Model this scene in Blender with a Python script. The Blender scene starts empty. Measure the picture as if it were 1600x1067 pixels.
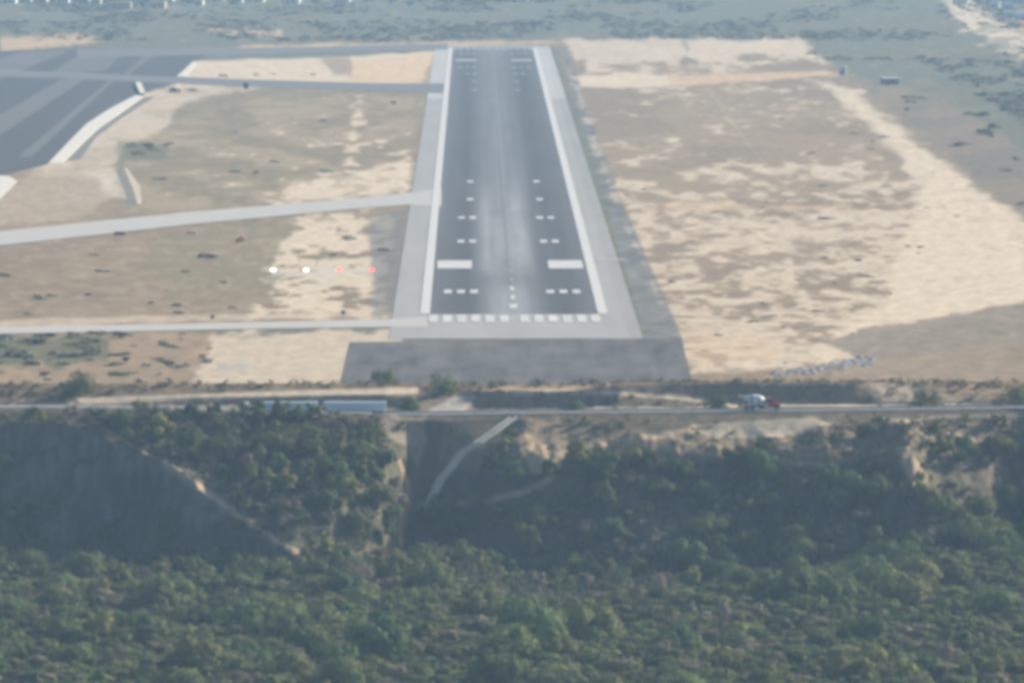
import bpy, math, random
import numpy as np
from mathutils import Vector, Matrix

R = math.radians
rng = np.random.default_rng(7)
random.seed(7)
sc = bpy.context.scene
COL = sc.collection

# ------------------------------------------------------------------ camera
CAM = np.array([-10.3, 0.0, 129.0])
FPX = 16312.0                      # focal length in photo pixels (1600 wide)
PITCH = math.atan(831.5 / FPX)
YAW = math.atan(60.0 / FPX)
cd = bpy.data.cameras.new('camera')
cam = bpy.data.objects.new('camera', cd); COL.objects.link(cam)
cd.sensor_width = 36.0; cd.lens = FPX / 1600 * 36
cd.clip_start = 1.0; cd.clip_end = 60000
cam.location = CAM
cam.rotation_euler = (R(90) - PITCH, 0, -YAW)
sc.camera = cam

# ------------------------------------------------------------------ sky, sun, exposure
SUN_EL, SUN_AZ = R(28), R(60)      # azimuth from the view axis towards the right
w = bpy.data.worlds.new('World'); sc.world = w; w.use_nodes = True
nt = w.node_tree; nt.nodes.clear()
sky = nt.nodes.new('ShaderNodeTexSky'); sky.sky_type = 'NISHITA'; sky.sun_disc = False
sky.sun_elevation = SUN_EL; sky.sun_rotation = SUN_AZ
sky.air_density = 1.0; sky.dust_density = 1.5; sky.ozone_density = 1.5
bg = nt.nodes.new('ShaderNodeBackground'); bg.inputs['Strength'].default_value = 0.062
wo = nt.nodes.new('ShaderNodeOutputWorld')
nt.links.new(sky.outputs[0], bg.inputs[0]); nt.links.new(bg.outputs[0], wo.inputs[0])
sl = bpy.data.lights.new('sun', 'SUN'); sl.energy = 4.5; sl.angle = R(0.5); sl.color = (1.0, 0.91, 0.78)
so = bpy.data.objects.new('sun', sl); COL.objects.link(so)
sdir = Vector((math.cos(SUN_EL) * math.sin(SUN_AZ), math.cos(SUN_EL) * math.cos(SUN_AZ), math.sin(SUN_EL)))
so.rotation_euler = sdir.to_track_quat('Z', 'Y').to_euler()
so.location = (600, 2000, 600)
sc.view_settings.view_transform = 'Standard'; sc.view_settings.look = 'None'
sc.view_settings.exposure = 0.93; sc.view_settings.gamma = 1.0
sc.render.engine = 'CYCLES'
sc.cycles.use_denoising = True
sc.cycles.max_bounces = 5; sc.cycles.diffuse_bounces = 2; sc.cycles.volume_bounces = 1
sc.cycles.transmission_bounces = 2; sc.cycles.transparent_max_bounces = 6
sc.cycles.pixel_filter_type = 'BLACKMAN_HARRIS'; sc.cycles.filter_width = 4.3
HAZE_DENSITY = 0.000064
HAZE_COLOR = (0.45, 0.70, 1.0)

# ------------------------------------------------------------------ projection helpers (photo pixels <-> place)
Mr = np.array(cam.rotation_euler.to_matrix())
def ray(px, py):
    v = np.array([(px - 800.0) / FPX, -(py - 533.5) / FPX, -1.0])
    return Mr @ v
def at(px, py, z=0.0):
    d = ray(px, py); t = (z - CAM[2]) / d[2]; p = CAM + d * t
    return (float(p[0]), float(p[1]), float(z))
def z_at(px, py, Y):
    d = ray(px, py); return float(CAM[2] + d[2] * Y / d[1])
def X_of(px, Y):
    return CAM[0] + (px - 740.0) / FPX * Y
def proj(X, Y, Z):
    q0 = X - CAM[0]; q1 = Y - CAM[1]; q2 = Z - CAM[2]
    c0 = Mr[0, 0] * q0 + Mr[1, 0] * q1 + Mr[2, 0] * q2
    c1 = Mr[0, 1] * q0 + Mr[1, 1] * q1 + Mr[2, 1] * q2
    c2 = Mr[0, 2] * q0 + Mr[1, 2] * q1 + Mr[2, 2] * q2
    return 800 + FPX * c0 / -c2, 533.5 - FPX * c1 / -c2

# ------------------------------------------------------------------ noise
def vnoise(u, v, seed=0):
    u = np.asarray(u, float); v = np.asarray(v, float)
    iu = np.floor(u).astype(np.int64); iv = np.floor(v).astype(np.int64)
    fu = u - iu; fv = v - iv
    fu = fu * fu * (3 - 2 * fu); fv = fv * fv * (3 - 2 * fv)
    def h(a, b):
        n = (a * 374761393 + b * 668265263 + seed * 982451653) & 0x7fffffff
        n = ((n ^ (n >> 13)) * 1274126177) & 0x7fffffff
        n = (n ^ (n >> 16)) & 0xffff
        return n / 65535.0
    return (h(iu, iv) * (1 - fu) + h(iu + 1, iv) * fu) * (1 - fv) + (h(iu, iv + 1) * (1 - fu) + h(iu + 1, iv + 1) * fu) * fv
def fbm(u, v, seed=0, o=4):
    s = 0; a = 1.0; t = 0
    for i in range(o):
        s = s + a * vnoise(u * 2 ** i, v * 2 ** i, seed + i * 17); t += a; a *= 0.55
    return s / t
def sstep(x, a, b):
    t = np.clip((x - a) / (b - a), 0, 1); return t * t * (3 - 2 * t)
def sdist(px, py, poly):
    """signed distance, positive inside"""
    d = np.full(px.shape, 1e9); inside = np.zeros(px.shape, bool)
    n = len(poly)
    for i in range(n):
        x0, y0 = poly[i]; x1, y1 = poly[(i + 1) % n]
        ex, ey = x1 - x0, y1 - y0
        L = ex * ex + ey * ey + 1e-9
        t = np.clip(((px - x0) * ex + (py - y0) * ey) / L, 0, 1)
        d = np.minimum(d, (px - x0 - t * ex) ** 2 + (py - y0 - t * ey) ** 2)
        c = ((y0 > py) != (y1 > py))
        if y1 != y0:
            inside ^= c & (px < ex * (py - y0) / ey + x0)
    d = np.sqrt(d); return np.where(inside, d, -d)
def ldist(px, py, pts):
    d = np.full(px.shape, 1e9)
    for (x0, y0), (x1, y1) in zip(pts[:-1], pts[1:]):
        ex, ey = x1 - x0, y1 - y0
        t = np.clip(((px - x0) * ex + (py - y0) * ey) / (ex * ex + ey * ey + 1e-9), 0, 1)
        d = np.minimum(d, (px - x0 - t * ex) ** 2 + (py - y0 - t * ey) ** 2)
    return np.sqrt(d)

# ------------------------------------------------------------------ materials
MATS = {}
def mat(name, color, rough=0.9, var=0.12, scale=1.0, metal=0.0, spec=0.3, attr=False, detail=4.0, stretch=(1, 1, 1), bump=0.0, transl=0.0, objvar=0.0):
    if name in MATS: return MATS[name]
    m = bpy.data.materials.new(name); m.use_nodes = True
    n = m.node_tree; n.nodes.clear()
    out = n.nodes.new('ShaderNodeOutputMaterial'); b = n.nodes.new('ShaderNodeBsdfPrincipled')
    b.inputs['Roughness'].default_value = rough; b.inputs['Metallic'].default_value = metal
    b.inputs['Specular IOR Level'].default_value = spec
    tc = n.nodes.new('ShaderNodeTexCoord'); mp = n.nodes.new('ShaderNodeMapping')
    mp.inputs['Scale'].default_value = stretch
    n.links.new(tc.outputs['Object'], mp.inputs[0])
    tx = n.nodes.new('ShaderNodeTexNoise'); tx.inputs['Scale'].default_value = scale; tx.inputs['Detail'].default_value = detail
    tx.inputs['Roughness'].default_value = 0.6
    n.links.new(mp.outputs[0], tx.inputs['Vector'])
    mr = n.nodes.new('ShaderNodeMapRange'); mr.inputs['From Min'].default_value = 0.3; mr.inputs['From Max'].default_value = 0.7
    mr.inputs['To Min'].default_value = 1 - var; mr.inputs['To Max'].default_value = 1 + var
    n.links.new(tx.outputs['Fac'], mr.inputs['Value'])
    mul = n.nodes.new('ShaderNodeVectorMath'); mul.operation = 'SCALE'
    if attr:
        at_ = n.nodes.new('ShaderNodeAttribute'); at_.attribute_name = 'Col'
        n.links.new(at_.outputs['Color'], mul.inputs[0])
    else:
        mul.inputs[0].default_value = color
    n.links.new(mr.outputs[0], mul.inputs['Scale'])
    last = mul.outputs[0]
    if objvar:
        oi = n.nodes.new('ShaderNodeObjectInfo')
        hs = n.nodes.new('ShaderNodeHueSaturation')
        m1 = n.nodes.new('ShaderNodeMapRange'); m1.inputs['To Min'].default_value = 0.5 - 0.035 * objvar * 2; m1.inputs['To Max'].default_value = 0.5 + 0.02 * objvar * 2
        n.links.new(oi.outputs['Random'], m1.inputs['Value']); n.links.new(m1.outputs[0], hs.inputs['Hue'])
        m2 = n.nodes.new('ShaderNodeMath'); m2.operation = 'MULTIPLY'; m2.inputs[1].default_value = 7.31
        m3 = n.nodes.new('ShaderNodeMath'); m3.operation = 'FRACT'
        n.links.new(oi.outputs['Random'], m2.inputs[0]); n.links.new(m2.outputs[0], m3.inputs[0])
        m4 = n.nodes.new('ShaderNodeMapRange'); m4.inputs['To Min'].default_value = 1 - 0.4 * objvar; m4.inputs['To Max'].default_value = 1 + 0.4 * objvar
        n.links.new(m3.outputs[0], m4.inputs['Value']); n.links.new(m4.outputs[0], hs.inputs['Value'])
        n.links.new(last, hs.inputs['Color']); last = hs.outputs[0]
    n.links.new(last, b.inputs['Base Color'])
    if bump:
        bp = n.nodes.new('ShaderNodeBump'); bp.inputs['Strength'].default_value = bump; bp.inputs['Distance'].default_value = 0.4
        n.links.new(tx.outputs['Fac'], bp.inputs['Height']); n.links.new(bp.outputs[0], b.inputs['Normal'])
    if transl:
        tr = n.nodes.new('ShaderNodeBsdfTranslucent'); n.links.new(last, tr.inputs[0])
        mx = n.nodes.new('ShaderNodeMixShader'); mx.inputs[0].default_value = transl
        n.links.new(b.outputs[0], mx.inputs[1]); n.links.new(tr.outputs[0], mx.inputs[2]); n.links.new(mx.outputs[0], out.inputs[0])
    else:
        n.links.new(b.outputs[0], out.inputs[0])
    MATS[name] = m; return m
def emis(name, color, strength):
    m = bpy.data.materials.new(name); m.use_nodes = True; n = m.node_tree
    b = n.nodes['Principled BSDF']; b.inputs['Base Color'].default_value = (*color, 1)
    b.inputs['Emission Color'].default_value = (*color, 1); b.inputs['Emission Strength'].default_value = strength
    return m

M_ground = mat('dry_field_ground', None, 0.95, 0.16, 0.25, attr=True, stretch=(1, .25, 1), spec=0.05)
M_slope = mat('ravine_earth', None, 0.97, 0.22, 0.5, attr=True, spec=0.05, bump=0.6, detail=6)
M_runway = mat('runway_surface', None, 0.85, 0.06, 0.08, attr=True, stretch=(1, .08, 1), spec=0.2)
M_paint = mat('white_paint', (.50, .50, .49), 0.7, 0.35, 0.25)
M_paintf = mat('worn_paint', (.27, .28, .29), 0.7, 0.3, 0.25)
M_conc = mat('pale_concrete', (.40, .39, .365), 0.85, 0.10, 0.15, spec=0.2)
M_conc2 = mat('weathered_concrete', (.33, .325, .31), 0.85, 0.12, 0.15, spec=0.2)
M_asph = mat('dark_asphalt', (.052, .054, .057), 0.9, 0.12, 0.05, spec=0.2)
M_asph2 = mat('worn_asphalt', (.14, .14, .145), 0.9, 0.10, 0.05, spec=0.2)
M_curb = mat('whitish_kerb', (.58, .55, .48), 0.85, 0.10, 0.3)
M_road = mat('road_asphalt', (.17, .18, .19), 0.85, 0.1, 0.3, spec=0.3)
M_steel = mat('galvanised_steel', (.36, .38, .39), 0.5, 0.08, 2.0, metal=0.3)
M_wood = mat('bark', (.13, .105, .08), 0.95, 0.2, 3.0)

# ------------------------------------------------------------------ mesh helpers
def tag(o, label=None, cat=None, group=None, kind=None):
    if label: o['label'] = label
    if cat: o['category'] = cat
    if group: o['group'] = group
    if kind: o['kind'] = kind
    return o
def link(name, me, m=None, parent=None):
    o = bpy.data.objects.new(name, me); COL.objects.link(o)
    if m is not None and me is not None: me.materials.append(m)
    if parent is not None: o.parent = parent
    return o
def empty(name, loc=(0, 0, 0), rz=0.0):
    o = bpy.data.objects.new(name, None); COL.objects.link(o)
    o.location = loc; o.rotation_euler = (0, 0, rz); o.empty_display_size = 1
    return o
def grid_mesh(name, X, Y, Z, col=None):
    nr, nc = X.shape
    me = bpy.data.meshes.new(name)
    co = np.stack([X, Y, Z], -1).reshape(-1, 3).astype(np.float32)
    idx = np.arange(nr * nc).reshape(nr, nc)
    f = np.stack([idx[:-1, :-1], idx[:-1, 1:], idx[1:, 1:], idx[1:, :-1]], -1).reshape(-1, 4)
    quads_into(me, co, f)
    if col is not None: set_col(me, col.reshape(-1, 3))
    me.polygons.foreach_set('use_smooth', np.ones(len(f), bool))
    return me
def quads_into(me, co, f):
    k = f.shape[1]
    me.vertices.add(len(co)); me.vertices.foreach_set('co', np.ascontiguousarray(co, np.float32).ravel())
    me.loops.add(f.size); me.loops.foreach_set('vertex_index', np.ascontiguousarray(f, np.int32).ravel())
    me.polygons.add(len(f)); me.polygons.foreach_set('loop_start', (np.arange(len(f)) * k).astype(np.int32))
    me.polygons.foreach_set('loop_total', np.full(len(f), k, np.int32))
    me.update(calc_edges=True); me.validate()
def set_col(me, c):
    a = me.color_attributes.new('Col', 'FLOAT_COLOR', 'POINT')
    d = np.ones((len(c), 4), np.float32); d[:, :3] = c
    a.data.foreach_set('color', d.ravel())
class MB:
    def __init__(s): s.v = []; s.f = []
    def add(s, vs, fs):
        b = len(s.v); s.v += [tuple(v) for v in vs]; s.f += [tuple(i + b for i in f) for f in fs]
    def box(s, c, sz, taper=(1, 1), shx=0.0, rz=0.0):
        x, y, z = sz[0] / 2, sz[1] / 2, sz[2] / 2; vs = []
        for k, (zz, t) in enumerate(((-z, (1, 1)), (z, taper))):
            for sx, sy in ((-1, -1), (1, -1), (1, 1), (-1, 1)):
                vx, vy = sx * x * t[0] + (shx if k else 0), sy * y * t[1]
                vs.append((c[0] + vx * math.cos(rz) - vy * math.sin(rz), c[1] + vx * math.sin(rz) + vy * math.cos(rz), c[2] + zz))
        s.add(vs, [(3, 2, 1, 0), (4, 5, 6, 7), (0, 1, 5, 4), (1, 2, 6, 5), (2, 3, 7, 6), (3, 0, 4, 7)])
    def tube(s, a, b, r0, r1=None, n=8, cap=True):
        r1 = r0 if r1 is None else r1
        a, b = Vector(a), Vector(b); d = (b - a).normalized()
        u = d.orthogonal().normalized(); v = d.cross(u); vs = []
        for p, r in ((a, r0), (b, r1)):
            for i in range(n):
                t = 2 * math.pi * i / n; vs.append(p + (u * math.cos(t) + v * math.sin(t)) * r)
        fs = [(i, (i + 1) % n, n + (i + 1) % n, n + i) for i in range(n)]
        if cap: fs += [tuple(range(n))[::-1], tuple(range(n, 2 * n))]
        s.add(vs, fs)
    def lathe(s, prof, axis0, axis1, n=24):
        """prof: (t along the axis in metres, radius)"""
        a = Vector(axis0); d = (Vector(axis1) - a).normalized(); u = d.orthogonal().normalized(); v = d.cross(u)
        vs = []
        for t, r in prof:
            for i in range(n):
                g = 2 * math.pi * i / n; vs.append(a + d * t + (u * math.cos(g) + v * math.sin(g)) * r)
        fs = []
        for k in range(len(prof) - 1):
            for i in range(n):
                j = (i + 1) % n; fs.append((k * n + i, k * n + j, (k + 1) * n + j, (k + 1) * n + i))
        fs += [tuple(range(n))[::-1], tuple(range((len(prof) - 1) * n, len(prof) * n))]
        s.add(vs, fs)
    def prism(s, prof, y0, y1):
        """profile in x,z extruded along y"""
        n = len(prof)
        vs = [(x, y0, z) for x, z in prof] + [(x, y1, z) for x, z in prof]
        fs = [tuple(range(n)), tuple(range(n, 2 * n))[::-1]] + [(i, n + i, n + (i + 1) % n, (i + 1) % n) for i in range(n)]
        s.add(vs, fs)
    def build(s, name, m, parent=None, bevel=0.0, smooth=False):
        me = bpy.data.meshes.new(name); me.from_pydata(s.v, [], s.f); me.update()
        import bmesh
        bm = bmesh.new(); bm.from_mesh(me); bmesh.ops.recalc_face_normals(bm, faces=bm.faces)
        if bevel: bmesh.ops.bevel(bm, geom=list(bm.edges), offset=bevel, segments=2, affect='EDGES', clamp_overlap=True)
        bm.to_mesh(me); bm.free()
        if smooth: me.polygons.foreach_set('use_smooth', np.ones(len(me.polygons), bool))
        return link(name, me, m, parent)
def sheet(name, pts, z, m, structure=True, raise_=0.0):
    """ground polygon given by photo pixels, laid out on the plateau at height z"""
    mb = MB(); P = [at(x, y, 0) for x, y in pts]; n = len(P)
    if raise_:
        mb.add([(p[0], p[1], z + raise_) for p in P] + [(p[0], p[1], z) for p in P],
               [tuple(range(n))] + [(i, (i + 1) % n, n + (i + 1) % n, n + i) for i in range(n)])
    else:
        mb.add([(p[0], p[1], z) for p in P], [tuple(range(n))])
    o = mb.build(name, m)
    if structure: o['kind'] = 'structure'
    return o
def stripm(name, pts, width_px, z, m, raise_=0.0):
    """ribbon along photo points; width_px = list of vertical half extents"""
    up = [(x, y - w_) for (x, y), w_ in zip(pts, width_px)]; dn = [(x, y + w_) for (x, y), w_ in zip(pts, width_px)]
    return sheet(name, dn + up[::-1], z, m, raise_=raise_)
def copy_tree(o, parent=None):
    c = o.copy(); COL.objects.link(c)
    if parent is not None: c.parent = parent
    for ch in o.children: copy_tree(ch, c)
    return c

# ------------------------------------------------------------------ plateau: the airfield ground painted by what grows or lies on it
SAND = np.array([.53, .44, .325]); SAND2 = np.array([.50, .36, .225]); GRASS = np.array([.205, .175, .125])
GREY = np.array([.245, .19, .128]); OLIVE = np.array([.185, .158, .09]); BROWN = np.array([.23, .172, .11]); SCRUB = np.array([.125, .135, .10])
DARK = np.array([.10, .10, .095])
def paint_plateau(px, py):
    C = np.empty(px.shape + (3,)); C[:] = SCRUB
    nb = fbm(px / 70, py / 16, 3); ns = fbm(px / 22, py / 5.5, 11); nl = fbm(px / 160, py / 40, 29, 3); nf = fbm(px / 9, py / 3, 31, 3)
    wob = (fbm(px / 30, py / 12, 41) - .5)
    def mix(m, c):
        nonlocal C
        m = np.clip(m, 0, 1)[..., None]; C = C * (1 - m) + np.asarray(c) * m
    def area(poly, soft=4, warp=14):
        return sstep(sdist(px, py, poly) + wob * warp * 2 + (nf - .5) * (6 if warp > 4 else 0), -soft - (1 if warp > 4 else 0), soft + (1 if warp > 4 else 0))
    mix(sstep(nb, .5, .62) * .5, OLIVE * .8)
    mix(sstep(ns, .58, .7) * .35, GREY)
    # far openings in the scrub
    for poly in ([(0, 58), (140, 55), (150, 66), (0, 82)], [(325, 46), (440, 48), (440, 55), (330, 54)], [(370, 73), (700, 65), (880, 64), (880, 70), (640, 74), (370, 79)]):
        mix(area(poly, 3, 5) * .8, SAND2)
    mix(area([(1480, -20), (1540, 0), (1600, 60), (1620, 100), (1560, 80), (1500, 40), (1470, 0)], 5, 16) * (.35 + .65 * sstep(ns, .4, .5)), SAND)
    mix(area([(1590, 30), (1900, 40), (1900, 60), (1590, 50)], 5, 16) * .8, SAND2)
    # right field
    RF = [(866, 66), (1245, 62), (1330, 118), (1470, 150), (1640, 260), (1900, 380), (2300, 480), (2300, 640), (1000, 640), (1060, 560)]
    mix(area(RF, 5, 10), GREY * (.9 + .0))
    far_r = sstep(px - (1340 + (py - 130) * 1.2), -20, 20)
    mix(far_r * area(RF, 5, 10) * (.3 + .5 * sstep(nb, .4, .6)), [.15, .135, .105])
    dens = np.interp(py, [60, 140, 150, 235, 262, 320, 345, 440, 500, 600], [.44, .30, .08, .12, .34, .38, .54, .58, .66, .85])
    dens = dens + .18 * sstep(px, 1260, 1420) * sstep(py, 230, 330)
    river = sdist(px, py, [(1255, 124), (1320, 133), (1385, 180), (1450, 240), (1540, 300), (1640, 370), (2000, 470), (2000, 520), (1600, 472), (1480, 492), (1330, 545), (1345, 562), (1250, 560), (1380, 470), (1400, 400), (1430, 330), (1430, 290), (1395, 235), (1345, 185), (1300, 145)])
    inside = area([(915, 75), (1245, 62), (1320, 130), (1420, 200), (1620, 360), (1620, 470), (1400, 512), (1325, 548), (1340, 562), (1225, 580), (1075, 586), (1045, 500), (1005, 400), (975, 320), (950, 250), (915, 160)], 5, 16)
    sel = nb * .36 + ns * .46 + nl * .18
    m = sstep(sel + (nf - .5) * .10 - (1 - dens) * .34 - .335, -.05, .07)
    gold = np.array([.38, .29, .19])
    mix(inside * sstep(sel - (1 - dens) * .34 - .30, -.06, .05) * .6, gold)
    mix(inside * sstep(nl, .45, .6) * .4, gold * .85)
    mix(m * inside * (.70 + .3 * sstep(ns, .35, .6)), SAND * (1 - .15 * nf[..., None]))
    mix(inside * sstep(nf, .55, .7) * .25, GREY)
    mix(sstep(river + wob * 26, -8, 10) * (.75 + .25 * sstep(ns, .3, .45)), SAND)
    mix(area([(880, 62), (1062, 59), (1075, 75), (1060, 96), (900, 97)], 3, 8) * (.75 + .2 * nb), SAND * .95)
    mix(area([(1070, 62), (1240, 62), (1290, 100), (1180, 84), (1100, 100), (1080, 90)], 3, 8) * .85, SAND)
    mix(area([(902, 120), (1040, 117), (1060, 128), (1040, 137), (905, 136)], 2, 4) * .9, SAND * 1.05)
    mix(area([(1040, 118), (1290, 111), (1315, 118), (1200, 127), (1050, 133)], 2, 4) * .9, SAND2)
    mix(area([(1030, 318), (1330, 322), (1330, 328), (1040, 326)], 3, 6) * .6, SAND2)
    # greenish lens and the rough ground above the cutting
    mix(area([(1285, 536), (1350, 513), (1460, 500), (1620, 470), (2200, 400), (2200, 600), (1340, 566), (1325, 552)], 2, 7) * .95, np.array([.215, .18, .135]) * (1.0 + .5 * (ns[..., None] - .5)))
    mix(area([(1340, 562), (1640, 535), (2200, 500), (2200, 640), (1060, 640), (1075, 585), (1240, 578)], 3, 8), np.array([.24, .185, .125]) * (.75 + .5 * ns[..., None]))
    mix(area([(1070, 520), (1220, 535), (1210, 560), (1080, 575)], 6, 10) * .4, SAND2)
    # left, beyond the first taxiway
    mix(area([(286, 122), (302, 96), (520, 90), (690, 80), (690, 133), (520, 130)], 2, 3), SAND * .9 + SAND2 * .1)
    mix(area([(540, 98), (680, 82), (680, 130), (540, 128)], 3, 7) * .8, SAND2 * 1.08)
    mix(area([(500, 90), (545, 90), (550, 122), (520, 118)], 3, 10) * .8, GREY)
    # left middle field
    mix(area([(120, 250), (200, 165), (270, 133), (690, 142), (690, 330), (300, 345), (-600, 420), (-600, 250)], 3, 6), (OLIVE * .55 + GREY * .45) * (.8 + .4 * ns[..., None]))
    mix(area([(190, 150), (660, 148), (655, 300), (400, 330), (200, 330)], 5, 10) * sstep(nb, .42, .6) * .5, np.array([.36, .28, .18]))
    mix(area([(60, 262), (150, 205), (215, 150), (285, 130), (420, 138), (340, 150), (270, 170), (262, 200), (200, 225), (170, 262), (190, 300), (120, 345), (-20, 350), (-20, 315)], 4, 10) * (.7 + .3 * sstep(nb, .35, .5)), SAND * .85)
    mix(area([(112, 270), (180, 262), (200, 310), (70, 322)], 3, 3) * .5, [.50, .44, .37])
    mix(area([(-600, 260), (120, 268), (200, 320), (160, 350), (-600, 420)], 6, 14) * .65, BROWN * 1.15)
    d2 = .02 + .5 * sstep(px, 430, 620) * sstep(py, 150, 300)
    mf = area([(190, 150), (660, 148), (655, 300), (400, 330), (200, 330)], 5, 10)
    mix(sstep(sel - (1 - d2) * .34 - .335, -.03, .05) * mf * .9, SAND)
    mix(area([(552, 150), (572, 148), (562, 200), (552, 250), (535, 280), (548, 200)], 5, 18) * sstep(ns, .38, .56) * .85, SAND)
    mix(area([(430, 318), (470, 280), (600, 262), (645, 240), (640, 300), (520, 312)], 5, 16) * (.5 + .5 * sstep(ns, .4, .5)), SAND)
    mix(area([(185, 222), (265, 225), (260, 250), (190, 250)], 5, 10) * .6, [.09, .10, .06])
    # lower left field
    mix(area([(-600, 420), (0, 385), (300, 352), (660, 322), (640, 500), (0, 515), (-600, 525)], 2, 3), BROWN * (.85 + .35 * (nb[..., None] - .2)))
    mix(area([(250, 365), (480, 340), (520, 400), (430, 470), (330, 480), (230, 430)], 12, 30) * .6, OLIVE * 1.1)
    mix(sstep(ns, .52, .66) * area([(-600, 420), (0, 385), (300, 352), (660, 322), (640, 500), (0, 515), (-600, 525)], 2, 3) * .4, [.33, .26, .18])
    LS = area([(385, 500), (430, 455), (405, 430), (440, 385), (470, 345), (610, 330), (606, 400), (600, 495)], 5, 22)
    mix(LS * sstep(sel + (nf - .5) * .12, .40, .50) * .95, SAND)
    mix(area([(408, 421), (600, 420), (602, 432), (412, 434)], 5, 12) * sstep(ns, .3, .55) * .55, [.42, .41, .37])
    mix(area([(-20, 500), (300, 492), (600, 486), (640, 494), (300, 502), (-20, 512)], 2, 3) * .7, SAND * .85)
    mix(area([(575, 340), (635, 326), (625, 490), (585, 492)], 5, 8) * .75, DARK * 1.5)
    # below the threshold taxiway
    mix(area([(-600, 525), (0, 520), (340, 516), (330, 560), (290, 640), (-600, 640)], 3, 5), BROWN * (.8 + .6 * ns[..., None]))
    mix(area([(-600, 520), (0, 520), (190, 524), (160, 556), (90, 572), (-600, 585)], 5, 20) * .8, [.09, .10, .055])
    mix(area([(330, 520), (640, 514), (600, 560), (545, 610), (270, 640), (300, 590), (330, 560)], 4, 14) * .92, SAND * (.95 - .15 * nf[..., None]) )
    mix(area([(340, 568), (388, 568), (388, 580), (340, 578)], 2, 4) * .6, [.28, .29, .29])
    mix(area([(500, 598), (1100, 584), (1300, 575), (1300, 640), (200, 640), (300, 606)], 3, 8) * .85, BROWN * (.6 + .7 * nf[..., None]))
    for tr_ in ([(395, 520), (380, 560), (352, 600)], [(402, 520), (388, 560), (362, 600)], [(300, 590), (420, 582), (545, 575)]):
        mix((1 - sstep(ldist(px, py, tr_) + wob * 3, .5, 2.2)) * .45, [.40, .33, .25])
    for tr_ in ([(1090, 540), (1240, 520), (1400, 470), (1560, 440)], [(960, 260), (1060, 420), (1110, 520)], [(1100, 130), (1180, 240), (1260, 330)]):
        mix((1 - sstep(ldist(px, py, tr_) + wob * 6, .6, 2.4)) * .3, [.42, .35, .26])
    # strips along the runway
    dmg = area([(1068, 540), (1062, 520), (960, 290), (884, 72), (866, 72), (880, 90), (1000, 500), (1006, 530)], 2, 3)
    mix(dmg * .9, DARK * (.9 + 1.3 * ns[..., None]))
    mix(area([(905, 130), (960, 300), (1035, 480), (1020, 440), (930, 250), (890, 110)], 4, 8) * sstep(ns, .42, .56) * .75, SAND * .8)
    mix(area([(648, 150), (676, 90), (664, 310), (640, 300)], 4, 5) * .7, GREY * .9)
    grain = fbm(px / 5, py / 1.8, 101, 2); C = C * (.84 + .22 * grain[..., None] + .16 * nf[..., None])
    # keep scrub beyond the field dark on the right
    return C

pxs = np.concatenate([np.linspace(-2600, -460, 40), np.arange(-450, 2051, 3.0), np.linspace(2065, 4200, 40)])
pys = np.arange(600.0, -6, -1.25)
Ys = np.array([at(740, p)[1] for p in pys]); Ys[0] = 2346.0
Ys = np.concatenate([Ys, [7400, 7800, 8400, 9200, 10500, 12000, 14000, 16000, 19000]])
Ygrid = np.repeat(Ys[:, None], len(pxs), 1)
Xgrid = CAM[0] + (pxs[None, :] - 740) / FPX * Ygrid
PX, PY = proj(Xgrid, Ygrid, 0 * Xgrid)
colr = paint_plateau(PX, PY)
me = grid_mesh('airfield_ground', Xgrid, Ygrid, 0 * Xgrid, colr)
tag(link('airfield_ground', me, M_ground), kind='structure')

# ------------------------------------------------------------------ ravine: terrain in front of the plateau
def stn(rows):
    a = np.array([r[0] for r in rows], float); return a, rows
S1 = [  # px, toe(d,py), b1, b2 ; near side of the road down to the valley floor
 (-400, (2277, 885), (2299, 662), (2301, 657)), (60, (2277, 885), (2299, 662), (2301, 657)), (130, (2277, 885), (2297, 668), (2300, 660)),
 (200, (2275, 885), (2289, 702), (2296, 675)), (300, (2259, 890), (2270, 756), (2289, 700)), (400, (2245, 896), (2254, 820), (2283, 718)),
 (470, (2237, 902), (2240, 876), (2279, 733)), (550, (2248, 893), (2256, 855), (2281, 738)), (600, (2262, 886), (2270, 832), (2286, 735)),
 (640, (2284, 874), (2290, 800), (2297, 720)), (670, (2287, 864), (2295, 770), (2299, 705)), (740, (2277, 882), (2289, 760), (2297, 690)),
 (800, (2264, 900), (2284, 765), (2294, 695)), (900, (2254, 912), (2282, 752), (2292, 697)), (1000, (2249, 916), (2279, 765), (2291, 695)),
 (1200, (2250, 912), (2277, 785), (2291, 700)), (1385, (2250, 900), (2270, 775), (2287, 695)), (1425, (2252, 890), (2272, 762), (2289, 695)),
 (1500, (2256, 875), (2275, 775), (2290, 700)), (1590, (2274, 865), (2286, 780), (2296, 708)), (1680, (2262, 880), (2280, 760), (2293, 695)), (2100, (2270, 885), (2286, 765), (2296, 700))]
S2 = [  # px, crest(d,py), toe(d,py) of the bank beyond the road
 (-400, (2337, 624), (2333, 634)), (100, (2337, 624), (2333, 634)), (300, (2336, 620), (2334.2, 634)), (600, (2336, 616), (2334.2, 635)),
 (650, (2338, 620), (2327, 642)), (715, (2338, 618), (2327, 642)), (750, (2335, 611), (2332.6, 639)), (900, (2335, 611), (2332.4, 638)),
 (950, (2334, 607), (2331, 634)), (972, (2336, 598), (2333, 614)), (1040, (2336, 598), (2332.6, 619)), (1110, (2335.6, 598), (2332.2, 625)), (1160, (2335, 598), (2331.5, 632)), (1350, (2335, 598), (2331, 632)), (1430, (2341, 598), (2326, 633)),
 (1580, (2344, 598), (2325, 632)), (2100, (2343, 598), (2325, 632))]
RP = ([-400, 100, 300, 600, 700, 800, 1200, 1600, 2000], [637, 638, 641, 648, 647.5, 645.5, 642.5, 637.5, 634])
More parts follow.
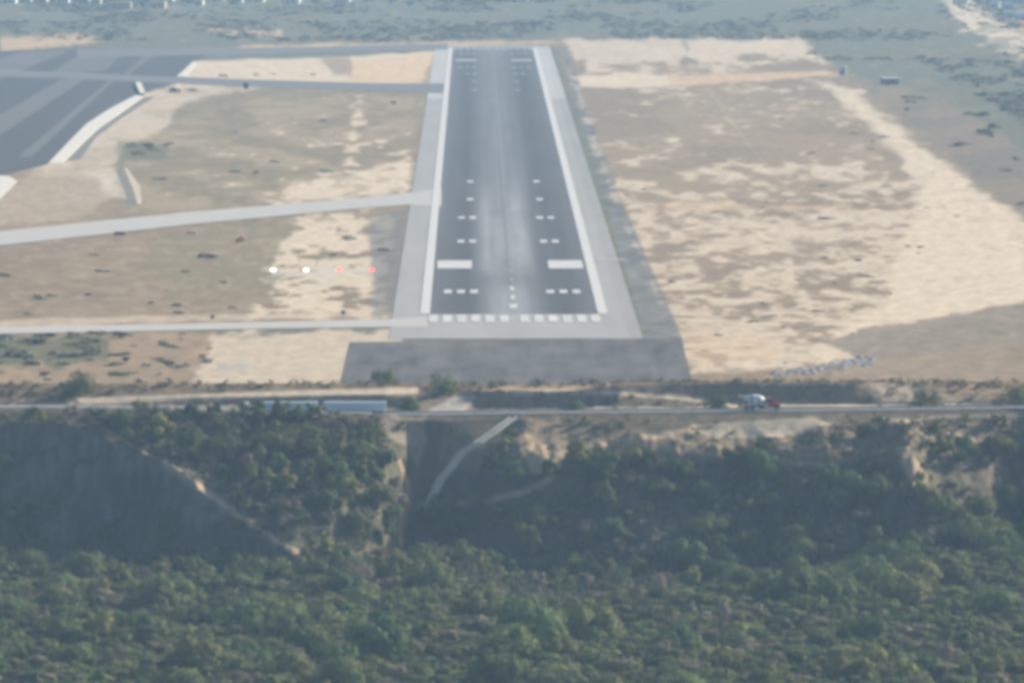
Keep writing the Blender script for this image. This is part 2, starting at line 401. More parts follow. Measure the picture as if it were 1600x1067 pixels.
def z_road(px): 
    return 129 - (np.interp(px, *RP) + 298) * 2315 / FPX + 0.25
def zc(py, d): 
    a = np.arctan((py - 533.5) / FPX) + PITCH
    return 129 - np.tan(a) * d
def terrain(X, Y, rough=True):
    X = np.asarray(X, float); Y = np.asarray(Y, float)
    px = 740 + (X - CAM[0]) / 2290.0 * FPX
    p1 = [r[0] for r in S1]
    def I(k, j): return np.interp(px, p1, [r[k][j] for r in S1])
    zt = np.interp(px, p1, [zc(r[1][1], r[1][0]) for r in S1]); z1 = np.interp(px, p1, [zc(r[2][1], r[2][0]) for r in S1]); z2 = np.interp(px, p1, [zc(r[3][1], r[3][0]) for r in S1])
    p2 = [r[0] for r in S2]
    zb = np.interp(px, p2, [zc(r[1][1], r[1][0]) for r in S2]); zq = np.interp(px, p2, [zc(r[2][1], r[2][0]) for r in S2])
    db = np.interp(px, p2, [r[1][0] for r in S2]); dq = np.interp(px, p2, [r[2][0] for r in S2])
    zr = z_road(px)
    berm = 0.55 * (1 - sstep(px, 590, 640))
    D = [np.full_like(X, -3000.), np.full_like(X, 1880.), np.full_like(X, 2150.), I(1, 0) - 14, I(1, 0), I(2, 0), I(3, 0), np.full_like(X, 2303.5), np.full_like(X, 2306.), np.full_like(X, 2307.5),
         np.full_like(X, 2322.5), np.full_like(X, 2324.), dq, db, np.full_like(X, 2346.), np.full_like(X, 2349.)]
    Z = [np.full_like(X, -36.), np.full_like(X, -35.5), np.full_like(X, -35.), np.minimum(zt, -34.5), zt, z1, z2, zr - .9 + berm * .8, zr - .1 + berm, zr, zr, zr - .15, zq, zb, np.full_like(X, -.02), np.full_like(X, -.3)]
    # first cliff: warp the edges a little so that no line is straight
    wy = (fbm(X / 14, Y / 300, 77, 3) - .5) * 5 * sstep(Y, 2200, 2240) * (1 - sstep(Y, 2296, 2303)) if rough else 0
    Yw = Y + wy
    z = Z[0].copy()
    for i in range(len(D) - 1):
        t = (Yw - D[i]) / np.maximum(D[i + 1] - D[i], .05)
        z = np.where(Yw >= D[i], Z[i] + (Z[i + 1] - Z[i]) * np.clip(t, 0, 1), z)
    def ridge(pa, ya, pb_, yb, amp, wd):
        xa, xb = X_of(pa, ya), X_of(pb_, yb); ex, ey = xb - xa, yb - ya
        t = np.clip(((X - xa) * ex + (Y - ya) * ey) / (ex * ex + ey * ey), 0, 1)
        return amp * np.exp(-((X - xa - t * ex) ** 2 + (Y - ya - t * ey) ** 2) / wd ** 2) * (.6 + .4 * np.sin(t * 3.14))
    z = z + ridge(845, 2282, 1075, 2296, 2.4, 3.2) + ridge(990, 2291, 1290, 2286, 1.8, 2.6) + ridge(1395, 2296, 1450, 2262, 3.0, 4.5)
    z = z + ridge(795, 2301, 655, 2288, -2.6, 2.8) + ridge(655, 2288, 640, 2262, -1.5, 3) + ridge(1590, 2303, 1595, 2270, -3.0, 3.5) + ridge(690, 2284, 830, 2289, 1.6, 2.4)
    if rough:
        sl = sstep(Y, 2235, 2262) * (1 - sstep(Y, 2289, 2302))
        bk = sstep(Y, 2326, 2331) * (1 - sstep(Y, 2334, 2338))
        fl = (1 - sstep(Y, 2235, 2262))
        z = z + sl * ((fbm(X / 11, Y / 16, 5) - .5) * 5.6 + (np.abs(fbm(X / 4.0, Y / 14, 9, 3) - .5)) * -3.0 + .5 + (fbm(X / 1.6, Y / 2, 15, 2) - .5) * .8)
        z = z + bk * ((fbm(X / 7, Y / 5, 25) - .5) * .8 - np.abs(fbm(X / 2.2, Y / 9, 19, 3) - .5) * .5 + .1)
        z = z + fl * (fbm(X / 30, Y / 40, 35) - .5) * 2.5
    return z
TRACK1 = [(110, 627), (200, 624), (300, 621), (400, 617), (480, 614), (650, 610)]
TRACK2 = [(790, 612), (900, 611), (970, 614), (1040, 619), (1110, 625), (1150, 633)]
def paint_ravine(px, py, X, Y, Z):
    C = np.empty(px.shape + (3,))
    nb = fbm(px / 45, py / 30, 53); ns = fbm(px / 14, py / 9, 61); nf = fbm(px / 6, py / 4, 67, 3)
    C[:] = np.array([.125, .105, .08]); wob = fbm(px / 18, py / 12, 71) - .5
    def mix(m, c):
        nonlocal C
        m = np.clip(m, 0, 1)[..., None]; C = C * (1 - m) + np.asarray(c) * m
    def area(poly, soft=2, warp=6): return sstep(sdist(px, py, poly) + wob * warp * 2, -soft, soft)
    def track(pts, wd, soft=1.0): return 1 - sstep(ldist(px, py, pts), wd - soft, wd + soft)
    def line(pts, wd, soft=1.5): return 1 - sstep(ldist(px, py, pts) + wob * 3, wd - soft, wd + soft)
    mix(sstep(nb, .42, .6) * .7, [.10, .095, .06])
    mix(sstep(ns, .55, .7) * .3, [.20, .16, .11])
    mix(sstep(nf, .6, .72) * .4, [.07, .08, .045])
    fl = 1 - sstep(Y, 2225, 2260)
    mix(fl * .8, [.08, .08, .055])
    mix(area([(690, 735), (1400, 720), (1440, 780), (1700, 800), (1700, 1000), (640, 1000)], 10, 16) * .75, [.075, .075, .055])  # right hillside: its shade is put into a darker ground colour
    mix(area([(690, 655), (1600, 650), (1600, 700), (1300, 722), (1000, 712), (850, 722), (760, 740), (690, 720)], 5, 12) * .7, np.array([.23, .185, .12]) * (.6 + .8 * ns[..., None]))  # sunlit upper slope painted in as lighter ground
    mix(area([(170, 660), (590, 660), (636, 740), (630, 880), (480, 880), (300, 745)], 5, 10) * .7, np.array([.12, .115, .07]) * (.7 + .6 * ns[..., None]))
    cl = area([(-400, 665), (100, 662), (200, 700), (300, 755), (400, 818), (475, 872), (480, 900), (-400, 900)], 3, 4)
    mix(cl * .95, np.array([.13, .122, .108]) * (.35 + 1.35 * fbm(px / 10, py / 50, 83)[..., None]))  # streaked tone stands in for the shading of the cliff's ribs
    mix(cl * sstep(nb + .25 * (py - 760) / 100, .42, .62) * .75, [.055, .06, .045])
    # road cutting: bare earth; dirt tracks and gravel
    bank = sstep(Y, 2325, 2328) * (1 - sstep(Y, 2338, 2341))
    mix(bank * .75, np.array([.23, .185, .135]) * (.8 + .5 * nf[..., None]))
    top = sstep(Y, 2338, 2341)
    mix(top * .7, np.array([.24, .175, .11]) * (.6 + .8 * ns[..., None]))
    mix(track(TRACK1, 4.6), SAND * .95)
    mix(line([(480, 622), (560, 628), (600, 631)], 1.6) * .9, SAND * .9)
    mix(area([(712, 619), (745, 618), (728, 640), (716, 645), (655, 647)], 1.5, 2), [.40, .36, .31])
    mix(line([(740, 607), (900, 604), (960, 600), (1080, 597)], 2.0) * .8, [.40, .27, .18])
    mix(area([(945, 620), (1040, 626), (1150, 634), (1150, 640), (930, 640)], 2, 3) * .8, np.array([.12, .11, .075]) * (.7 + .7 * nf[..., None]))  # shade painted in: darker earth on the lower shelf below the track
    mix(track(TRACK2, 3.4), SAND * .95)
    mix(line([(930, 636), (1060, 638), (1240, 632), (1390, 635)], 2.0), SAND * .9)
    mix(area([(1345, 598), (1420, 600), (1520, 632), (1400, 640), (1370, 628)], 3, 6) * (.4 + .5 * sstep(ns, .4, .55)), SAND * .75)
    mix(area([(1430, 590), (1620, 585), (1620, 625), (1500, 625)], 3, 6) * .6 * sstep(nf, .4, .6), [.34, .235, .14])
    # below the road
    mix(area([(590, 652), (665, 652), (668, 690), (652, 730), (636, 700), (600, 680)], 3, 6) * .85, np.array([.33, .27, .20]) * (.75 + .5 * nf[..., None]))
    mix(area([(820, 655), (876, 655), (874, 690), (862, 740), (830, 742), (822, 700)], 3, 8) * .8, np.array([.42, .31, .20]))
    mix(area([(1080, 664), (1150, 660), (1270, 652), (1300, 662), (1210, 684), (1110, 684)], 2, 5) * .95, SAND * .95)
    mix(track([(860, 712), (960, 690), (1060, 676), (1120, 668)], 5, 2.5) * .85, [.40, .31, .21])
    mix(track([(985, 694), (1080, 705), (1170, 718), (1290, 727)], 4, 2) * .85, [.40, .29, .20])
    mix(area([(1398, 700), (1420, 698), (1452, 748), (1450, 765), (1425, 757)], 2, 4) * .95, [.46, .34, .22])
    mix(area([(1410, 655), (1600, 650), (1700, 660), (1700, 790), (1470, 790), (1440, 720)], 6, 16) * .55, np.array([.18, .15, .105]) * (.7 + .6 * ns[..., None]))
    mix(line([(1405, 658), (1480, 650), (1600, 649)], 1.6) * .9, [.44, .37, .29])
    mix(line([(1470, 672), (1540, 692), (1580, 712)], 2.2) * .6, [.36, .31, .23])
    mix(line([(1380, 655), (1450, 663), (1590, 661)], 1.6) * .9, [.40, .31, .23])
    mix(line([(625, 720), (637, 755), (636, 790), (624, 820), (628, 860)], 3.5, 2) * .8, [.50, .33, .19])
    mix(track([(655, 790), (760, 782), (830, 765), (870, 740)], 4.5, 2.5) * .85, [.42, .32, .22])
    mix(track([(255, 722), (330, 772), (380, 812), (430, 843), (462, 861)], 4.4, 2) * .9, [.52, .39, .26])  # sunlit cliff edge painted in as a pale line, not a path
    mix(line([(110, 662), (165, 672), (215, 700), (270, 732)], 2.0, 1.2) * .7, [.42, .30, .19])  # upper run of the same painted sunlit edge
    mix(line([(812, 938), (846, 946)], 5, 2), SAND)
    mix(line([(725, 900), (740, 905)], 3, 2) * .6, SAND * .8)
    return C
Yr = np.concatenate([[-400, 600, 1200, 1600], np.arange(1880, 2223, 3.0), np.arange(2223, 2346.5, .5), [2347.5, 2349]])
Xr = np.concatenate([np.linspace(-900, -175, 30), np.arange(-172, 172, .5), np.linspace(175, 900, 30)])
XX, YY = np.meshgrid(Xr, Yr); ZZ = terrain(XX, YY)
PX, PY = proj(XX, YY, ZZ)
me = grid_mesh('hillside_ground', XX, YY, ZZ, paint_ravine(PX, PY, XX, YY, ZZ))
tag(link('hillside_ground', me, M_slope), kind='structure')
def on_slope(px, py, y0=2230, y1=2306):
    Yt = np.arange(y0, y1, .25); dd = ray(px, py); t = Yt / dd[1]; X = CAM[0] + dd[0] * t; zr_ = CAM[2] + dd[2] * t; zt_ = terrain(X, Yt)
    hit = np.nonzero(zt_ >= zr_)[0]; k = hit[0] if len(hit) else len(Yt) - 1
    return float(X[k]), float(Yt[k]), float(zt_[k])
def tz(x, y): return float(terrain(np.array([x]), np.array([y]))[0])

# ------------------------------------------------------------------ runway and its pavements
def rw_grid(name, x0, x1, y0, y1, nx, ny, z, fn, m):
    X, Y = np.meshgrid(np.linspace(x0, x1, nx), np.linspace(y0, y1, ny))
    o = link(name, grid_mesh(name, X, Y, 0 * X + z, fn(X, Y)), m); o['kind'] = 'structure'; return o
def gcol(v, tint=(1, 1.01, 1.03)): return v[..., None] * np.array(tint)
def f_runway(X, Y):
    v = .082 + .0 * X
    n = fbm(X / 2.5, Y / 260, 91); n2 = fbm(X / 6, Y / 90, 93)
    v = v + .07 * np.exp(-((X + 1) / 8) ** 2) * (.5 + n) * (1 - .25 * sstep(Y, 3300, 4400))
    v = v + .075 * np.exp(-((X + 1) / 6.0) ** 4) * (1 - sstep(Y, 2760, 2880))            # worn light apron just past the threshold
    v = v + .085 * (np.exp(-((X + 6.0) / 2.6) ** 2) + .8 * np.exp(-((X - 4.0) / 3.0) ** 2)) * sstep(Y, 2840, 3000) * (1 - sstep(Y, 3350, 3900)) * (.3 + 1.4 * n)
    v = v + .05 * np.exp(-((X + 1.5) / 7.0) ** 4) * sstep(Y, 2860, 2990) * (1 - sstep(Y, 3150, 3700)) * (.4 + 1.2 * n2)
    v = v - .03 * (np.exp(-((np.abs(X) - 12.5) / 4) ** 2)) * (.4 + 1.2 * n)
    st = fbm(X / .9, Y / 500, 191, 2); v = v * (.86 + .28 * st)
    v = v * (.9 + .2 * n2)
    v = v + .03 * sstep(np.abs(X), 17, 22) * n
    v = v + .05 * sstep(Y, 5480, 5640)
    return gcol(v, (.96, 1.0, 1.05))
def f_shoulder(X, Y):
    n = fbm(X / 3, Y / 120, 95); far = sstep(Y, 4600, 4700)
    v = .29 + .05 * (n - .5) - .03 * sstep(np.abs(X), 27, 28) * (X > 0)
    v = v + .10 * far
    return gcol(v, (1, .99, .95))
def f_pad(X, Y):
    n = fbm(X / 5, Y / 30, 97); n2 = fbm(X / 1.2, Y / 60, 98)
    g = np.where((sstep(fbm(X / 9, Y / 5, 99), .6, .68) > 0), 1., 0.)[..., None] * .3
    c = gcol(.085 + .05 * (n - .5) * 2 + .06 * (n2 - .5), (1.0, 1.0, 1.0)); return c * (1 - g) + np.array([.14, .13, .09]) * g
rw_grid('runway', -22.2, 22.2, 2666, 5646, 60, 300, .10, f_runway, M_runway)
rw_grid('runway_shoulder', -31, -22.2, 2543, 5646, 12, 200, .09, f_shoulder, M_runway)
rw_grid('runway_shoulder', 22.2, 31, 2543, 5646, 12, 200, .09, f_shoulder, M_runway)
rw_grid('runway_end_slab', -22.2, 22.2, 2543, 2666, 40, 12, .095, lambda X, Y: gcol(.30 + .05 * (fbm(X / 6, Y / 12, 96) - .5) , (1, 1, .97)), M_runway)
rw_grid('runway_end_slab', -31, 31, 5646, 5680, 40, 6, .095, lambda X, Y: gcol(.30 + .0 * X, (1, .97, .9)), M_runway)
P0 = at(545, 600)
sheet('blast_pad', [(532, 599), (548, 536), (640, 533), (1004, 529), (1064, 528), (1078, 584)], .04, M_asph)
o = bpy.data.objects['blast_pad']; bpy.data.objects.remove(o)
def pad():
    n1, n2 = 70, 30
    t = np.linspace(0, 1, n2)[:, None]; s = np.linspace(0, 1, n1)[None, :]
    a, b, c, d = (np.array(at(*p)) for p in ((531, 601.0), (1082, 601.0 - 3), (1064, 527.5), (546, 535)))
    X = (a[0] * (1 - s) + b[0] * s) * (1 - t) + (d[0] * (1 - s) + c[0] * s) * t
    Y = (a[1] * (1 - s) + b[1] * s) * (1 - t) + (d[1] * (1 - s) + c[1] * s) * t
    Y = np.maximum(Y, 2347)
    o = link('blast_pad', grid_mesh('blast_pad', X, Y, 0 * X + .05, f_pad(X, Y)), M_runway); o['kind'] = 'structure'
pad()
def rect(name, x0, x1, y0, y1, z, m):
    mb = MB(); mb.add([(x0, y0, z), (x1, y0, z), (x1, y1, z), (x0, y1, z)], [(0, 1, 2, 3)])
    o = mb.build(name, m); o['kind'] = 'structure'; return o
EL = mat('edge_line_paint', (.50, .50, .48), 0.8, 0.12, 0.3)
rect('runway_marking', -24.0, -21.5, 2668, 5640, .20, EL); rect('runway_marking', 21.5, 24.0, 2668, 5640, .20, EL)
for s in (-1, 1):
    for k in range(6):
        x = s * (1.4 + 3.6 * k + 1.2)
        rect('runway_marking', x - 1.15, x + 1.15, 2624, 2660, .20, M_paint)
        rect('runway_marking', x - 1.0, x + 1.0, 5600, 5635, .20, M_paintf)
    for (Y0, n) in ((2780, 3), (3105, 2), (3285, 2), (3440, 1), (3605, 1), (5490, 3), (5200, 3), (5075, 2), (4930, 1), (4780, 1)):
        for k in range(n):
            far = Y0 > 4500
            x = s * ((10.2 if not far else 10) + 3.5 * k + (0 if n == 3 or far else (0.4 + .9 * (Y0 > 3400))))
            rect('runway_marking', x - 1.05, x + 1.05, Y0, Y0 + 20, .20, M_paintf if far else M_paint)
    rect('runway_marking', *sorted((s * 10.8, s * 20.6)), 2930, 2982, .20, M_paint)
    rect('runway_marking', *sorted((s * 8.8, s * 19.6)), 5335, 5385, .20, M_paintf)
for k in range(58):
    y0 = 2696 + k * 50; 
    wd = 1.0 if k == 0 else .55
    rect('runway_marking', -wd, wd, y0, y0 + (22 if k < 3 else 28), .20, mat('faded_paint', (.20, .205, .21), .8, .1, .3) if k > 2 else EL)
rect('runway_marking', 25, 33, 2985, 2992, .2, M_conc)
# taxiways and apron (west side)
stripm('taxiway', [(-600, 424), (-200, 393), (0, 373), (150, 357), (300, 341), (450, 328), (560, 318), (640, 311), (690, 309)], [20, 15, 11, 10.5, 9.5, 8.5, 8, 9, 14], .11, M_conc)
stripm('taxiway', [(-600, 524), (0, 516.5), (200, 513), (400, 509), (600, 505.5), (668, 503)], [7, 5.5, 5.2, 5.2, 6, 8], .12, M_conc)
stripm('taxiway', [(-600, 105), (0, 115), (100, 118.5), (250, 125), (400, 131), (600, 137), (694, 139)], [5, 5, 5, 5, 5.5, 6, 8], .12, M_asph2)
stripm('taxiway', [(120, 84), (260, 83), (420, 80), (560, 76.5), (700, 73.5)], [6, 5, 5, 4, 4.5], .12, M_asph2)
sheet('apron', [(-900, 90), (-300, 86), (60, 79), (130, 77), (330, 84), (305, 97), (280, 122), (268, 132), (212, 150), (130, 200), (72, 258), (30, 268), (-20, 282), (-900, 330)], .07, M_asph)
M_ap = mat('light_apron_band', (.10, .098, .093), .9, .12, .03)
for q in ([(30, 82), (110, 80), (-60, 150), (-900, 260), (-900, 210), (-120, 135)], [(130, 82), (195, 82), (165, 112), (80, 116), (95, 104)], [(95, 125), (135, 123), (-20, 225), (-300, 280), (-300, 262), (0, 180)],
          [(228, 84), (248, 84), (200, 118), (192, 118)], [(172, 125), (180, 125), (50, 245), (28, 246)]):
    sheet('apron_band', q, .09, M_ap)
# pale kerb-edged drain strips by the apron
sheet('kerb_strip', [(212, 150), (224, 152), (195, 172), (150, 205), (125, 228), (98, 255), (76, 256), (110, 220), (135, 195), (170, 172)], .10, M_curb, raise_=.25)
sheet('drain_bed', [(224, 153), (245, 150), (190, 185), (150, 215), (125, 250), (104, 252), (130, 226), (152, 204), (195, 174)], .05, mat('drain_soil', (.14, .135, .125), .9, .15, .1))
sheet('kerb_strip', [(302, 97), (309, 99), (290, 121), (276, 121)], .12, M_curb, raise_=.25)
sheet('kerb_strip', [(-40, 272), (14, 276), (28, 284), (0, 312), (-40, 318)], .13, M_curb)

# ------------------------------------------------------------------ highway across the picture, with guardrails
xs = np.arange(-330, 331, 4.0)
mb = MB(); ml = []
pxr = 740 + (xs - CAM[0]) / 2315 * FPX
def road_strip(name, y0, y1, dz, m):
    v = []; f = []
    for x in xs:
        z = float(z_road(740 + (x - CAM[0]) / 2290 * FPX)) + dz
        v += [(x, y0, z), (x, y1, z)]
    for i in range(len(xs) - 1): f.append((2 * i, 2 * i + 2, 2 * i + 3, 2 * i + 1))
    q = MB(); q.add(v, f); o = q.build(name, m); o['kind'] = 'structure'; return o
road_strip('road', 2307.6, 2322.4, .10, M_road)
road_strip('road_edge_marking', 2308.3, 2308.6, .13, M_paint); road_strip('road_edge_marking', 2321.4, 2321.7, .13, M_paint)
road_strip('road_centre_marking', 2314.8, 2315.1, .13, mat('yellow_paint', (.55, .38, .06), .7))
def guardrail(x0, x1, Y, label):
    root = empty('guardrail', (x0, Y, 0)); tag(root, label, 'guardrail', 'steel guardrails along the highway')
    zz = lambda x: float(z_road(740 + (x - CAM[0]) / 2290 * FPX)) + .1
    n = int((x1 - x0) / 4); rail = MB(); prof = [(-.03, .50), (.05, .57), (-.03, .65), (.05, .73), (-.03, .80)]
    v = []; f = []
    for i in range(n + 1):
        x = i * 4.0
        for (dy, dz) in prof: v.append((x, dy - .06, zz(x0 + x) + dz))
    k = len(prof)
    for i in range(n):
        for j in range(k - 1): f.append((i * k + j, (i + 1) * k + j, (i + 1) * k + j + 1, i * k + j + 1))
    rail.add(v, f); rail.build('rail', M_steel, root)
    p = MB(); p.box((0, .06, .28), (.12, .15, 1.0)); pp = p.build('post', M_steel, root); pp.location = (0, 0, zz(x0))
    for i in range(1, n + 1):
        c = pp.copy(); COL.objects.link(c); c.location = (i * 4.0, 0, zz(x0 + i * 4.0))
guardrail(-30, 118, 2306.8, 'long galvanised guardrail on the near edge of the highway')
guardrail(78, 150, 2323.2, 'galvanised guardrail on the far edge of the highway at the right')

# drainage chute down the hillside
pts = [(802, 655, 2303), (775, 676, 2300.5), (745, 697, 2297.5), (722, 712, 2296), (705, 735, 2294), (690, 757, 2291.5), (676, 785, 2289), (664, 815, 2287)]
def chute():
    root = empty('drainage_chute'); tag(root, 'pale concrete drainage chute running down the gully under the highway', 'drainage chute')
    P = [on_slope(p[0], p[1])[:2] for p in pts]
    base = MB(); w1 = MB()
    n = len(P); v = []; f = []
    cr = [(-.95, .15), (-.8, .75), (-.6, .75), (-.5, .35), (.5, .35), (.6, .75), (.8, .75), (.95, .15)]
    for (x, y), p in zip(P, pts):
        z = max(tz(x, y), tz(x - .8, y), tz(x + .8, y))
        for a, h in cr: v.append((x + a, y, z + h))
    k = len(cr)
    for i in range(n - 1):
        for j in range(k - 1): f.append((i * k + j, i * k + j + 1, (i + 1) * k + j + 1, (i + 1) * k + j))
    base.add(v, f); base.build('channel', M_curb, root)
    hd = MB(); x, y = P[0]; hd.box((x, y + 1.0, tz(x, y) + .6), (2.6, .5, 1.4)); hd.build('headwall', M_conc2, root)
chute()

# ------------------------------------------------------------------ foliage prototypes
def leaf_cloud(centers, radii, n_each, size, rs, flat=.8, mid=(0, 0, 0)):
    """many small leaf-sized quads filling clumps"""
    cs = np.repeat(centers, n_each, 0); rr = np.repeat(radii, n_each)
    d = rs.normal(size=cs.shape); d /= np.linalg.norm(d, axis=1)[:, None]
    r = rs.random(len(cs)) ** .30
    p = cs + d * (rr * r)[:, None] * np.array([1, 1, flat])
    g = p - np.array(mid); g /= np.linalg.norm(g, axis=1)[:, None] + 1e-6
    nrm = d * .9 + g * .6 + rs.normal(size=cs.shape) * .28 + np.array([0, 0, .25]); nrm /= np.linalg.norm(nrm, axis=1)[:, None]
    u = np.cross(nrm, rs.normal(size=cs.shape)); u /= np.linalg.norm(u, axis=1)[:, None]
    v = np.cross(nrm, u); s = (size * (.6 + .8 * rs.random(len(cs))))[:, None] * .5
    q = np.stack([p - u * s - v * s * .6, p + u * s - v * s * .6, p + u * s + v * s * .6, p - u * s + v * s * .6], 1)
    return q.reshape(-1, 3)
def crown_quads(h, wd, rs, leaves, size, clumps=11, low=.28):
    c = []; r = []
    for i in range(clumps):
        a = rs.random() * 2 * math.pi; t = rs.random()
        z = h * (low + .08 + (.90 - low) * t); rad = wd * .5 * math.sqrt(max(.08, 1 - ((t - .35) / .75) ** 2)) * (.35 + .6 * rs.random())
        c.append((rad * math.cos(a), rad * math.sin(a), z)); r.append(wd * (.17 + .13 * rs.random()))
    return leaf_cloud(np.array(c), np.array(r), max(4, leaves // clumps), size, rs, mid=(0, 0, h * .35))
def quad_mesh(name, q):
    me = bpy.data.meshes.new(name); quads_into(me, q, np.arange(len(q)).reshape(-1, 4)); return me
def trunk_mb(h, rs, n=4, r=.14):
    mb = MB(); mb.tube((0, 0, -.6), (.1, .05, h * .4), r, r * .7, 7)
    for i in range(n):
        a = 2 * math.pi * i / n + rs.random(); t = h * (.22 + .2 * rs.random())
        mb.tube((.06, .03, t), (math.cos(a) * h * .26, math.sin(a) * h * .26, h * (.6 + .25 * rs.random())), r * .5, r * .15, 5)
    return mb
M_leafg = mat('green_foliage', (.105, .145, .046), .8, .25, .5, spec=.15, transl=.25, objvar=.8)
M_leafy = mat('yellow_green_foliage', (.20, .215, .055), .8, .2, .5, spec=.15, transl=.25, objvar=.4)
M_leafb = mat('dry_grey_foliage', (.20, .17, .135), .9, .2, .5, spec=.1, transl=.15, objvar=.6)
M_mass = mat('mixed_thicket_foliage', None, .85, .15, .4, attr=True, spec=.1, transl=.22)
rs = np.random.default_rng(21)
def proto(kind, h, wd, leaves, size, m, clumps=11, name='tree', low=.28):
    root = empty(name, (0, 0, 0))
    cr = link('crown', quad_mesh('crown', crown_quads(h, wd, rs, leaves, size, clumps, low)), m, root)
    trunk_mb(h, rs).build('trunk', M_wood, root)
    return root
def shrub_mesh(wd, h, leaves, size, clumps=6):
    return quad_mesh('shrub_leaves', crown_quads(h, wd, rs, leaves, size, clumps, .02))
green = [proto('g', 4.8 + .4 * i, 7.8 + .9 * (i % 3), 2400, .46, M_leafg, 14) for i in range(5)]
yellow = [proto('y', 4.6 + .5 * i, 4.8, 1100, .40, M_leafy, 10) for i in range(2)]
grey = [proto('b', 4.8 + .5 * i, 4.6, 650, .26, M_leafb, 10) for i in range(2)]
LAB = {'g': ('rounded green tree with a dense crown standing above the valley thicket', 'green trees of the valley thicket'),
       'y': ('small yellow green tree brighter than the valley thicket around it', 'yellow green trees in the valley thicket'),
       'b': ('grey brown nearly leafless tree among the green valley thicket', 'dry leafless trees in the valley thicket')}
placed = {id(p): False for p in green + yellow + grey}
def put(p, x, y, z, s, lab, cat, grp):
    o = p if not placed[id(p)] else copy_tree(p)
    placed[id(p)] = True
    o.location = (x, y, z); o.rotation_euler = (0, 0, rs.random() * 6.28); o.scale = (s * (.9 + .25 * rs.random()), s * (.9 + .25 * rs.random()), s * (.85 + .3 * rs.random()))
    tag(o, lab, cat, grp); return o
def edge_py(p): return np.interp(p, [-400, 0, 250, 330, 440, 500, 540, 640, 700, 820, 900, 1000, 1150, 1300, 1420, 1600, 1900], [903, 893, 905, 880, 892, 868, 850, 868, 905, 916, 930, 912, 902, 880, 835, 805, 800])
def below_edge(X, Y, Z, h, slack):
    a, b = proj(X, Y, Z + h); return b > edge_py(a) + slack
n_ind = 0; tree_xy = []
while n_ind < 300:
    Y = 1900 + 365 * rs.random() ** .9; pxx = -60 + 1720 * rs.random()
    X = X_of(pxx, Y)
    if any((X - a) ** 2 + ((Y - b) * .7) ** 2 < 9 for a, b in tree_xy): continue
    if not below_edge(X, Y, tz(X, Y), 5.5, -14 + 20 * rs.random()): continue
    tree_xy.append((X, Y)); n_ind += 1
    u = rs.random(); lowy = Y < 1975
    k = 'y' if u < (.26 if lowy else .07) else ('b' if u < (.40 if lowy else .20) else 'g')
    p = {'g': green, 'y': yellow, 'b': grey}[k]; p = p[rs.integers(len(p))]
    s = .62 + .72 * rs.random() ** 1.6
    put(p, X, Y, tz(X, Y) - .1, s, LAB[k][0], 'tree', LAB[k][1])

# taller trees standing on the ravine slopes, crowns catching the sun
SLT = [(860, 735, 1), (905, 712, 1), (945, 730, 0), (985, 720, 1), (1030, 760, 0), (1060, 735, 0), (1100, 770, 0), (1150, 720, 0), (1185, 735, 1), (1180, 765, 1), (1210, 790, 0), (1290, 745, 0), (1310, 780, 1), (1335, 765, 0), (1365, 770, 0),
       (950, 830, 1), (825, 850, 1), (850, 893, 0), (895, 890, 1), (940, 900, 0), (1000, 890, 0), (1075, 880, 0), (1080, 905, 1), (1130, 895, 0), (1240, 870, 0), (1250, 900, 1), (1370, 850, 1), (1400, 858, 0), (1430, 862, 0), (1500, 840, 0), (1100, 830, 0), (1170, 850, 0),
       (740, 790, 1), (720, 830, 1), (765, 880, 0), (690, 800, 0), (660, 880, 0), (700, 870, 0), (330, 880, 0), (290, 888, 0), (130, 890, 1), (225, 880, 0), (20, 800, 1), (10, 855, 1), (5, 830, 0), (40, 880, 0), (180, 905, 1),
       (1530, 800, 0), (1580, 790, 0), (1470, 800, 0), (1450, 790, 1), (1560, 700, 0), (1595, 840, 0), (560, 700, 0), (520, 730, 0), (480, 700, 0), (590, 780, 0), (560, 820, 0), (610, 810, 0), (500, 790, 0), (450, 760, 1), (400, 740, 0), (350, 700, 0), (300, 690, 1), (420, 690, 0), (600, 720, 0), (540, 770, 1), (250, 672, 1), (190, 660, 0)]
for (a, b, yl) in SLT:
    x, y, z = on_slope(a, b + 12, 2200)
    p = (yellow if yl and rs.random() < .6 else green); p = p[rs.integers(len(p))]
    put(p, x, y, z - .2, (.66 if p in green else .95) + .25 * rs.random(), ('light green round tree standing alone on the shaded ravine slope' if yl else 'mid green tree rooted among the shrubs of the ravine slope'), 'tree', ('light green trees on the ravine slope' if yl else 'mid green trees on the ravine slope'))

# masses that nobody could count: one object each
def mass(name, label, cat, pos, sizes, leaves, leaf, palette, clumps=6, low=.05, variants=10):
    base = [crown_quads(1.0, 1.0, rs, leaves, leaf, clumps, low) for _ in range(variants)]
    Q = []; Cc = []
    for (x, y, z), (h, wd) in zip(pos, sizes):
        b = base[rs.integers(variants)]; a = rs.random() * 6.28
        ca, sa = math.cos(a), math.sin(a)
        q = np.empty_like(b); q[:, 0] = (b[:, 0] * ca - b[:, 1] * sa) * wd + x; q[:, 1] = (b[:, 0] * sa + b[:, 1] * ca) * wd + y; q[:, 2] = b[:, 2] * h + z
        Q.append(q.astype(np.float32))
        c = np.array(palette[rs.integers(len(palette))]) * (.7 + .6 * rs.random())
        Cc.append(np.repeat(c[None, :], len(q), 0).astype(np.float32))
    Q = np.concatenate(Q); Cc = np.concatenate(Cc)
    me = quad_mesh(name, Q); set_col(me, Cc)
    return tag(link(name, me, M_mass), label, cat, kind='stuff')
PAL = [(.10, .135, .046), (.08, .115, .044), (.135, .155, .05), (.11, .13, .055), (.165, .145, .10), (.13, .13, .068)]
pos = []; siz = []
N = 3400
